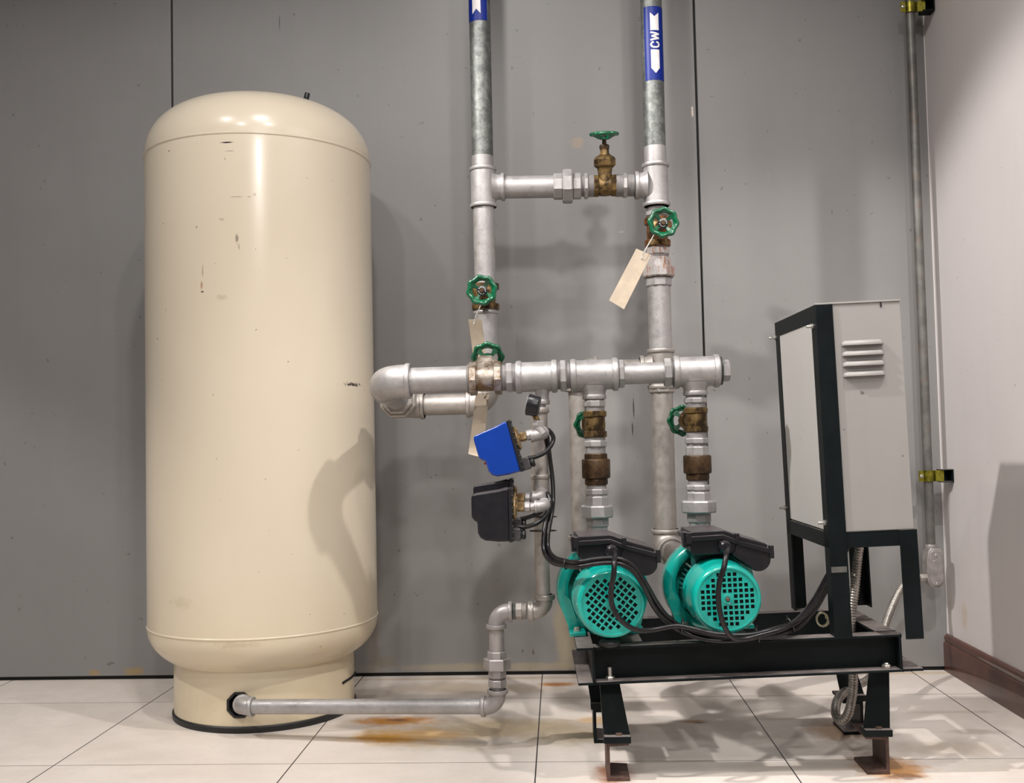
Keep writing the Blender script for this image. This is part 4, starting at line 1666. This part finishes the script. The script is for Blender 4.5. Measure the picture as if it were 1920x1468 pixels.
def pump(label, ctr, back_px, rot, gz0):
    ctr = V(ctr)
    bx = at(*back_px, -.56)
    ax = (V((bx.x, -.56, 0)) - V((ctr.x, ctr.y, 0)))
    ax.z = 0
    yw = math.atan2(-ax.x, ax.y)
    Mx = Matrix.Translation(ctr) @ Matrix.Rotation(yw, 4, 'Z') @ Matrix.Rotation(-.0253, 4, 'Y')
    t = thing('water_pump', label, 'pump', Mx)
    # local frame: +y runs into the pump, z up. Lathe axis: rotate z->-y (front) so profile h is measured towards the viewer
    FR = Matrix.Rotation(PI / 2, 4, 'X')      # local z -> -y
    L = lambda mb, nm, mt, **k: mb.build(nm, mt, t, local=True, **k)
    R = .0790
    mb = MB()
    mb.lathe([(.0820, -.124), (.0832, -.123), (.0832, -.112), (.0822, -.110), (.0812, -.05), (R, -.020), (R - .0012, -.010), (R - .0045, -.0035), (R - .0090, -.0004), (R - .0108, -.0008), (R - .0116, -.0035)], FR, 72, caps=False)
    L(mb, 'fan_cover', M['teal_chip'], sharp=60)
    f = fan_face(R - .0110, .01235, .0083, rot)
    m = FR @ Matrix.Translation((0, 0, -.0030))
    f.v = [m @ p for p in f.v]
    L(f, 'fan_grille', M['teal'])
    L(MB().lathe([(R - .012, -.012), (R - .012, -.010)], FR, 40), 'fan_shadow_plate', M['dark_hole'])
    mb = MB()
    mb.lathe([(.0115, -.0032), (.0115, -.0016), (.0100, -.0008), (.0085, -.0016), (.0055, -.0016), (.0050, -.003)], FR, 28)
    L(mb, 'hub_boss', M['teal'])
    L(MB().lathe([(.0046, -.003), (.0046, .0002), (.0036, .001)], FR, 12), 'hub_screw', M['bolt_rust'])
    # finned body
    mb = MB()
    mb.lathe([(.064, -.215), (.064, -.105)], FR, 48)
    for i in range(40):
        a = 2 * PI * i / 40
        mb.box((.060, -.0011, -.21), (.0765, .0011, -.115), FR @ Matrix.Rotation(a, 4, 'Z'))
    L(mb, 'finned_motor_body', M['teal_dark'])
    # bracket ring / casing
    mb = MB()
    mb.lathe([(.086, -.262), (.110, -.262), (.1135, -.258), (.1135, -.228), (.110, -.212), (.098, -.205), (.086, -.209), (.084, -.222), (.084, -.262)], FR, 72, caps=False)
    L(mb, 'casing_ring', M['teal'], sharp=50)
    mb = MB()
    mb.lathe([(.0, -.36), (.06, -.36), (.085, -.350), (.100, -.33), (.104, -.30), (.104, -.262), (.1135, -.260), (.1135, -.245), (.0, -.245)], FR, 64)
    L(mb, 'pump_casing', M['teal'], sharp=40)
    # tie bolts between casing and cover
    for a in (.7, 2.35, 3.9, 5.5):
        c0 = FR @ V((.079 * math.cos(a), .079 * math.sin(a), -.235))
        c1 = FR @ V((.079 * math.cos(a), .079 * math.sin(a), -.118))
        L(MB().cyl(c0, c1, .0028, 10), 'tie_bolt', M['bolt'])
    # outlet boss
    L(MB().lathe([(.034, .06), (.034, .098), (.031, .101)], Matrix.Translation((0, .29, 0)), 32), 'outlet_boss', M['teal'])
    # feet
    zf = gz0
    for s in (-1, 1):
        mb = MB()
        x0, x1 = s * .050, s * .090
        a, b = min(x0, x1), max(x0, x1)
        mb.box((a, .152, zf), (b, .236, zf + .010))
        pol = [(s * .060, zf + .008), (s * .088, zf + .008), (s * .108, -.03), (s * .098, .0), (s * .080, -.02)]
        mb.prism(pol, .205, .236)
        ft = L(mb, 'foot', M['teal'], bevel=.002)
        mb = MB().lathe([(.010, zf + .010), (.010, zf + .0115), (.0075, zf + .012), (.0075, zf + .018), (.006, zf + .019)], Matrix.Translation((s * .070, .175, 0)), 6)
        mb.build('foot_bolt', M['bolt'], ft, local=True)
    # rubber puck under motor
    MB().lathe([(.021, zf), (.0245, zf + .004), (.0245, zf + .010), (.018, zf + .016), (.014, zf + .0185)], Matrix.Translation((-.006, .030, 0)), 28).build('rubber_foot', M['rubber'], t, local=True)
    # ---- terminal box in front view outline; local coords measured from axis
    u = 1 / 798.0
    def PX(l): return [(x * u, z * u) for x, z in l]
    y0, y1 = .072, .205
    boxp = PX([(-54, 108), (9, 108), (39, 95), (39, 78), (24, 74.5), (-46, 74.5), (-52, 80)])
    L(MB().prism(boxp, y0, y1), 'terminal_box', M['dusty_black'], bevel=.0025)
    # capacitor housing with rounded belly
    cap = [(33, 96), (88, 78), (95, 74)]
    for i in range(10):
        a = math.radians(8 - i * 14)
        cap.append((72 + 22.5 * math.cos(a), 62 + 22.5 * math.sin(a)))
    cap += [(22, 73), (28, 80)]
    L(MB().prism(PX(cap), y0 - .004, y1 - .01), 'capacitor_housing', M['dusty_black'], bevel=.003, segs=3)
    lid = PX([(-53, 110), (-51, 118), (8, 118.5), (14, 117), (39, 106), (87, 90), (91, 86), (87, 82), (39, 98), (8, 110)])
    L(MB().prism(lid, y0 - .003, y1 + .004), 'lid', M['dusty_black'], bevel=.0018)
    rim = PX([(-58, 101), (-58, 110), (8, 111), (39, 98), (91, 82), (97, 80), (97, 72), (89, 73), (39, 89), (8, 102)])
    L(MB().prism(rim, y0 - .008, y1 + .008), 'box_rim', M['dusty_black'], bevel=.0014)
    for x, z, hh in ((-55, 100, 20), (34, 98, 17), (96, 66, 24)):
        L(MB().box(((x - 4) * u, y0 - .010, (z - 3) * u), ((x + 4) * u, y0 + .004, (z + hh - 3) * u)), 'lid_clip', M['dusty_black'], bevel=.001)
    L(MB().box((-63 * u, y0 + .02, 88 * u), (-54 * u, y0 + .045, 116 * u)), 'lid_clip', M['dusty_black'], bevel=.001)
    # gland
    gx, gzz = 10 * u, 88.5 * u
    mb = MB()
    gm = Matrix.Translation((gx, y0, gzz)) @ FR
    mb.lathe([(.0150, 0), (.0160, .002), (.0160, .011), (.0144, .013)], gm, 8)
    mb.lathe([(.0140, .012), (.0140, .020), (.0105, .024), (.008, .0245)], gm, 16)
    L(mb, 'cable_gland', M['dusty_black'], sharp=30)
    L(MB().box((-.048, .128, .050), (.030, .190, .096)), 'box_pedestal', M['teal_dark'], bevel=.003)
    return t, Mx


P1 = V(at(1147, 1132.5, -.79))
P2 = V(at(1365, 1124, -.78))
tinv = SMX.inverted()
def zfoot(P):
    q = tinv @ P
    return -q.z + .0005
pump('teal water pump beside the thin pipe, left of the pair, fan holes set diagonally', P1, (1129, 1099), math.radians(-41) , zfoot(P1))
pump('teal water pump nearer the cabinet, right of the pair, fan holes set square', P2, (1330, 1090), 0.0, zfoot(P2))

# ------------------------------------------------------------------ cables
def cable(label, pts, r=.0056, cat='cable', mat=None, name='cable', k=8, group=None):
    mb = MB()
    mb.tube(spline([at(*p) for p in pts], k), r, 12)
    o = mb.build(name, mat or M['cable'], sharp=80)
    tag(o, label, cat, group)
    return o


trunk = lambda dx, dy, dY: [
    (1028 + dx, 965, -.575 + dY), (1022 + dx, 1000, -.60 + dY), (1022 + dx, 1030 + dy * .5, -.62 + dY), (1036 + dx * .7, 1048 + dy, -.66 + dY),
    (1062, 1055 + dy, -.74 + dY), (1082, 1057 + dy, -.805 + dY), (1110, 1052 + dy, -.812 + dY), (1140, 1049 + dy, -.812 + dY), (1165, 1052 + dy, -.815 + dY),
    (1188, 1066 + dy, -.812 + dY), (1208 + dx * .3, 1095 + dy, -.80 + dY), (1228 + dx * .6, 1133 + dy, -.77 + dY), (1250 + dx * .6, 1160 + dy * .7, -.76 + dY),
    (1285, 1181 + dy, -.755 + dY), (1330, 1194 + dy, -.765 + dY), (1380, 1198 + dy * .5, -.77 + dY), (1420, 1192 + dy * .6, -.765 + dY), (1470, 1181 + dy, -.75 + dY),
    (1505, 1163 + dy, -.70 + dY), (1535, 1127 + dy, -.62 + dY), (1562, 1075 + dy, -.55 + dY), (1590, 1020 + dy, -.50 + dY)]
cable('black cable from the blue switch looping over the left pump to the cabinet',
      [(990, 859, -.60), (1003, 857, -.60), (1022, 848, -.598), (1035, 832, -.59), (1037, 818, -.57), (1028, 806, -.54), (1026, 815, -.52), (1030, 850, -.515), (1036, 900, -.52), (1037, 940, -.54)] + trunk(6, -3, 0), .0055)
cable('black cable from the front black switch, lowest strand over the left pump',
      [(973, 987, -.64), (985, 988, -.64), (1008, 980, -.64), (1026, 962, -.63), (1031, 940, -.62), (1027, 925, -.60), (1030, 945, -.585)] + trunk(-2, 6, -.004), .0055)
cable('black cable from the rear black switch, short arc then down the thin pipe',
      [(976, 973, -.562), (990, 970, -.562), (1010, 962, -.565), (1024, 950, -.57), (1032, 938, -.565), (1034, 950, -.56)] + trunk(2, 1, .010), .0055)
def gland_px(P, dx=10, dz=88.5):
    u = 1 / 798.0
    return P + V((dx * u, .044, dz * u))
def wp(p):
    # world point to pixel-and-depth triple
    q = CR.transposed() @ (p - CAM)
    return (960 + F_PX * q.x / q.y, 734 - F_PX * q.z / q.y, p.y)
g1 = wp(gland_px(P1) + V((0, .008, 0)))
g2 = wp(gland_px(P2) + V((0, .008, 0)))
cable('black cable curving down across the face of the left pump', [g1, (g1[0] + 1, g1[1] + 3, -.772), (1152, 1050, -.835), (1151, 1075, -.850), (1146, 1105, -.845), (1147, 1132, -.835), (1158, 1155, -.828),
      (1175, 1172, -.815), (1198, 1182, -.80), (1225, 1181, -.785), (1265, 1174, -.775), (1300, 1179, -.775), (1345, 1189, -.785), (1400, 1191, -.785), (1450, 1180, -.775), (1490, 1166, -.73), (1522, 1130, -.66), (1552, 1078, -.57), (1582, 1025, -.49)], .0060)
cable('black cable hanging straight down across the face of the right pump', [g2, (g2[0] + 1, g2[1] + 3, -.765), (1362, 1038, -.822), (1358, 1062, -.842), (1349, 1092, -.842), (1347, 1122, -.838), (1351, 1152, -.832), (1360, 1178, -.822), (1372, 1194, -.81),
      (1392, 1199, -.795), (1430, 1190, -.785), (1475, 1176, -.765), (1512, 1150, -.69), (1545, 1095, -.60), (1576, 1035, -.50)], .0060)


def tie(label, c, r, ax, tail=(1, 0, -.2)):
    c = V(c)
    mb = MB()
    m = frame(c, ax)
    pts = [m @ V((r * math.cos(a), r * .75 * math.sin(a), 0)) for a in [2 * PI * i / 20 for i in range(21)]]
    mb.tube(pts, .0018, 6)
    p = m @ V((r, 0, 0))
    tl = V(tail).normalized()
    mb.box((-.003, -.002, -.002), (.003, .002, .002), Matrix.Translation(p))
    mb.tube([p, p + tl * .008], .0014, 6)
    tag(mb.build('cable_tie', M['cable_tie']), label, 'cable tie')


tie('black cable tie around thin pipe and cables, upper of the two', at(1018, 969, -.54), .027, (0, .1, 1), (1, -.2, 0))
tie('black cable tie around thin pipe and cables, lower of the two', at(1016, 995, -.54), .030, (0, .15, 1), (1, -.2, 0))
tie('black cable tie bunching cables left of the left pump', at(1061, 1058, -.74), .011, (1, -.6, 0), (0, 0, -1))
tie('black cable tie on the cables between the two pumps', at(1278, 1176, -.765), .014, (1, 0, -.2), (.3, 0, 1))
tie('black cable tie on the bundle right of the right pump', at(1482, 1172, -.745), .016, (1, .3, .4), (-.3, 0, 1))
tie('black cable tie on the bundle just below the right pump', at(1420, 1191, -.775), .015, (1, 0, .2), (.3, 0, .6))

# flexible conduit
pts = spline([at(*p) for p in [
    (1614, 1012, -.56), (1609, 1040, -.565), (1603, 1100, -.575), (1597, 1150, -.58), (1596, 1200, -.585), (1599, 1240, -.58), (1600, 1275, -.575), (1598, 1305, -.57), (1590, 1338, -.565), (1577, 1351, -.545), (1567, 1338, -.51),
    (1570, 1314, -.46), (1584, 1297, -.40), (1606, 1285, -.33), (1630, 1272, -.25), (1645, 1245, -.15), (1655, 1190, -.02), (1668, 1148, .07), (1690, 1102, .14), (1707, 1088, .18), (1724, 1083, .20)]], 46)
L_ = sum((b - a).length for a, b in zip(pts[:-1], pts[1:]))
# resample evenly for ribs
step = .0017
res = [pts[0]]
acc = 0
for a, b in zip(pts[:-1], pts[1:]):
    d = (b - a).length
    while acc + d >= step:
        t = (step - acc) / d
        a = a.lerp(b, t)
        res.append(a.copy())
        d = (b - a).length
        acc = 0
    acc += d
cnt = len(res)
mb = MB()
mb.tube(res, .0105, 14, rf=lambda t: 1.0 + (.10 if (int(round(t * (cnt - 1))) % 4) < 2 else -.06))
tag(mb.build('flexible_conduit', M['flex'], sharp=60), 'ribbed steel flexible conduit looping from under the cabinet to the wall conduit', 'conduit')
mb = MB()
cp = at(1540, 1160, -.60)
mb.tube([cp + V((math.cos(a) * .012 * (1 + i * .01), -.004 * i / 6, math.sin(a) * .016)) for i, a in enumerate([.5 * k for k in range(26)])], .0022, 6)
tag(mb.build('wire_coil', simple('cream_wire', (.45, .40, .28), .5)), 'small cream coil of wire inside the skid behind the cabinet post', 'wire')

# ------------------------------------------------------------------ wall conduit
YC = .22
XCd = 2.4535
cd = thing('wall_conduit', 'slim weathered steel conduit running down beside the room corner', 'conduit', (XCd, YC, .28))
zcd = lambda y: at(1744, y, YC).z
MB().cyl((XCd, YC, zcd(1026)), (XCd, YC, 3.0), .0145, 24).build('tube', M['conduit'], cd)
zt_, zb_ = zcd(1024), zcd(1100)
mb = MB()
hw = .0265
cxx = XCd + .004
outl = []
for i in range(13):
    a = PI + PI * i / 12
    outl.append((cxx + hw * math.cos(a), zb_ + hw + hw * math.sin(a)))
outl += [(cxx + hw, zt_ - .022), (cxx + hw - .010, zt_ - .006), (cxx - .014, zt_ - .004), (cxx - hw + .004, zt_ - .018), (cxx - hw, zt_ - .05)]
mb.prism(outl, YC - .026, YC + .022)
ob = mb.build('conduit_body', M['conduit_box'], cd, bevel=.003, segs=3)
inner = [(cxx + (x - cxx) * .82, (zt_ + zb_) / 2 + (z - (zt_ + zb_) / 2) * .90) for x, z in outl]
mb = MB()
mb.prism(inner, YC - .030, YC - .024)
mb.build('cover_plate', M['conduit_box'], ob, bevel=.0015)
mb = MB().box((XCd - .006, YC - .0310, (zt_ + zb_) / 2 - .022), (XCd + .008, YC - .0295, (zt_ + zb_) / 2 + .022))
mb.build('raised_panel', M['conduit_box'], ob, bevel=.001)
for zq in (zt_ - .026, zb_ + .014):
    MB().lathe([(.005, 0), (.005, .002), (.003, .003)], frame((cxx, YC - .030, zq), (0, -1, 0)), 12).build('cover_screw', M['bolt'], ob)
MB().lathe([(.0165, -.004), (.0175, 0), (.0175, .016), (.0165, .018)], frame((XCd, YC, zt_ - .012), (0, 0, 1)), 16).build('coupling', M['conduit_box'], cd)
cn = at(1727, 1083, .20)
MB().hexn((cn.x - .012, .20, cn.z), (XCd - .015, .21, cn.z), .0125, 6).build('side_connector', M['bolt'], cd, sharp=30)


def clamp(label, yc):
    z = zcd(yc)
    t = thing('conduit_clamp', label, 'clamp', (XC - .03, YC - .02, z - .02))
    h = .0205
    # black strut stub fixed to the right wall
    x0, x1 = XC - .038, XC
    mb = MB()
    mb.box((x0, YC - .030, z - h), (x1, YC + .015, z - h + .003))
    mb.box((x0, YC - .030, z + h - .003), (x1, YC + .015, z + h))
    mb.box((x0, YC + .012, z - h), (x1, YC + .015, z + h))
    mb.box((x1 - .004, YC - .030, z - h), (x1, YC + .015, z + h))
    mb.build('strut_channel', M['black_steel'], t, bevel=.0008)
    mb = MB()
    hh = .0175
    pts = []
    xs = XCd
    # strap: flat ear, half loop around the conduit, flat tab
    path = [(xs - .034, -.012), (xs - .018, -.012)]
    for i in range(9):
        a = PI - PI * i / 8
        path.append((xs + .0165 * math.cos(a), -.0 - .0165 * math.sin(a)))
    path += [(xs + .020, -.012), (x0 + .012, -.014)]
    vs = []
    for x, y in path:
        for z_ in (-hh, hh):
            for o_ in (0, -.0025):
                vs.append((x, YC + y + o_, z + z_))
    fs = []
    for i in range(len(path) - 1):
        b = i * 4
        fs += [(b, b + 4, b + 6, b + 2), (b + 1, b + 3, b + 7, b + 5), (b, b + 1, b + 5, b + 4), (b + 2, b + 6, b + 7, b + 3)]
    e = (len(path) - 1) * 4
    fs += [(0, 2, 3, 1), (e, e + 1, e + 3, e + 2)]
    mb.add(vs, fs)
    mb.build('strap', M['zinc_yellow'], t, bevel=.0006)
    MB().lathe([(.0055, 0), (.0055, .003), (.003, .004)], frame((xs - .026, YC - .0145, z), (0, -1, 0)), 10).build('strap_screw', M['bolt'], t)


clamp('yellow zinc conduit clamp on a black strut, high near the corner', 14)
clamp('yellow zinc clamp on a black strut holding the wall conduit beside the cabinet', 892)


# ------------------------------------------------------------------ groups of like things
GR = {'gate_valve': 'gate valves with green wheels', 'check_valve': 'check valves above the pumps', 'discharge_pipe': 'pump discharge pipes',
      'riser_pipe': 'vertical riser pipes', 'paper_tag': 'manila tags hung on the valves', 'pressure_switch': 'pressure switches on the thin pipe',
      'pipe_elbow': 'small silver elbows behind the black switches', 'water_pump': 'pair of teal pumps on the skid', 'cable': 'black cables running to the cabinet',
      'cable_tie': 'black cable ties on the cables', 'conduit_clamp': 'yellow clamps on the wall conduit'}
for o in scn.objects:
    if o.parent is None and o.name.split('.')[0] in GR and 'label' in o:
        o['group'] = GR[o.name.split('.')[0]]
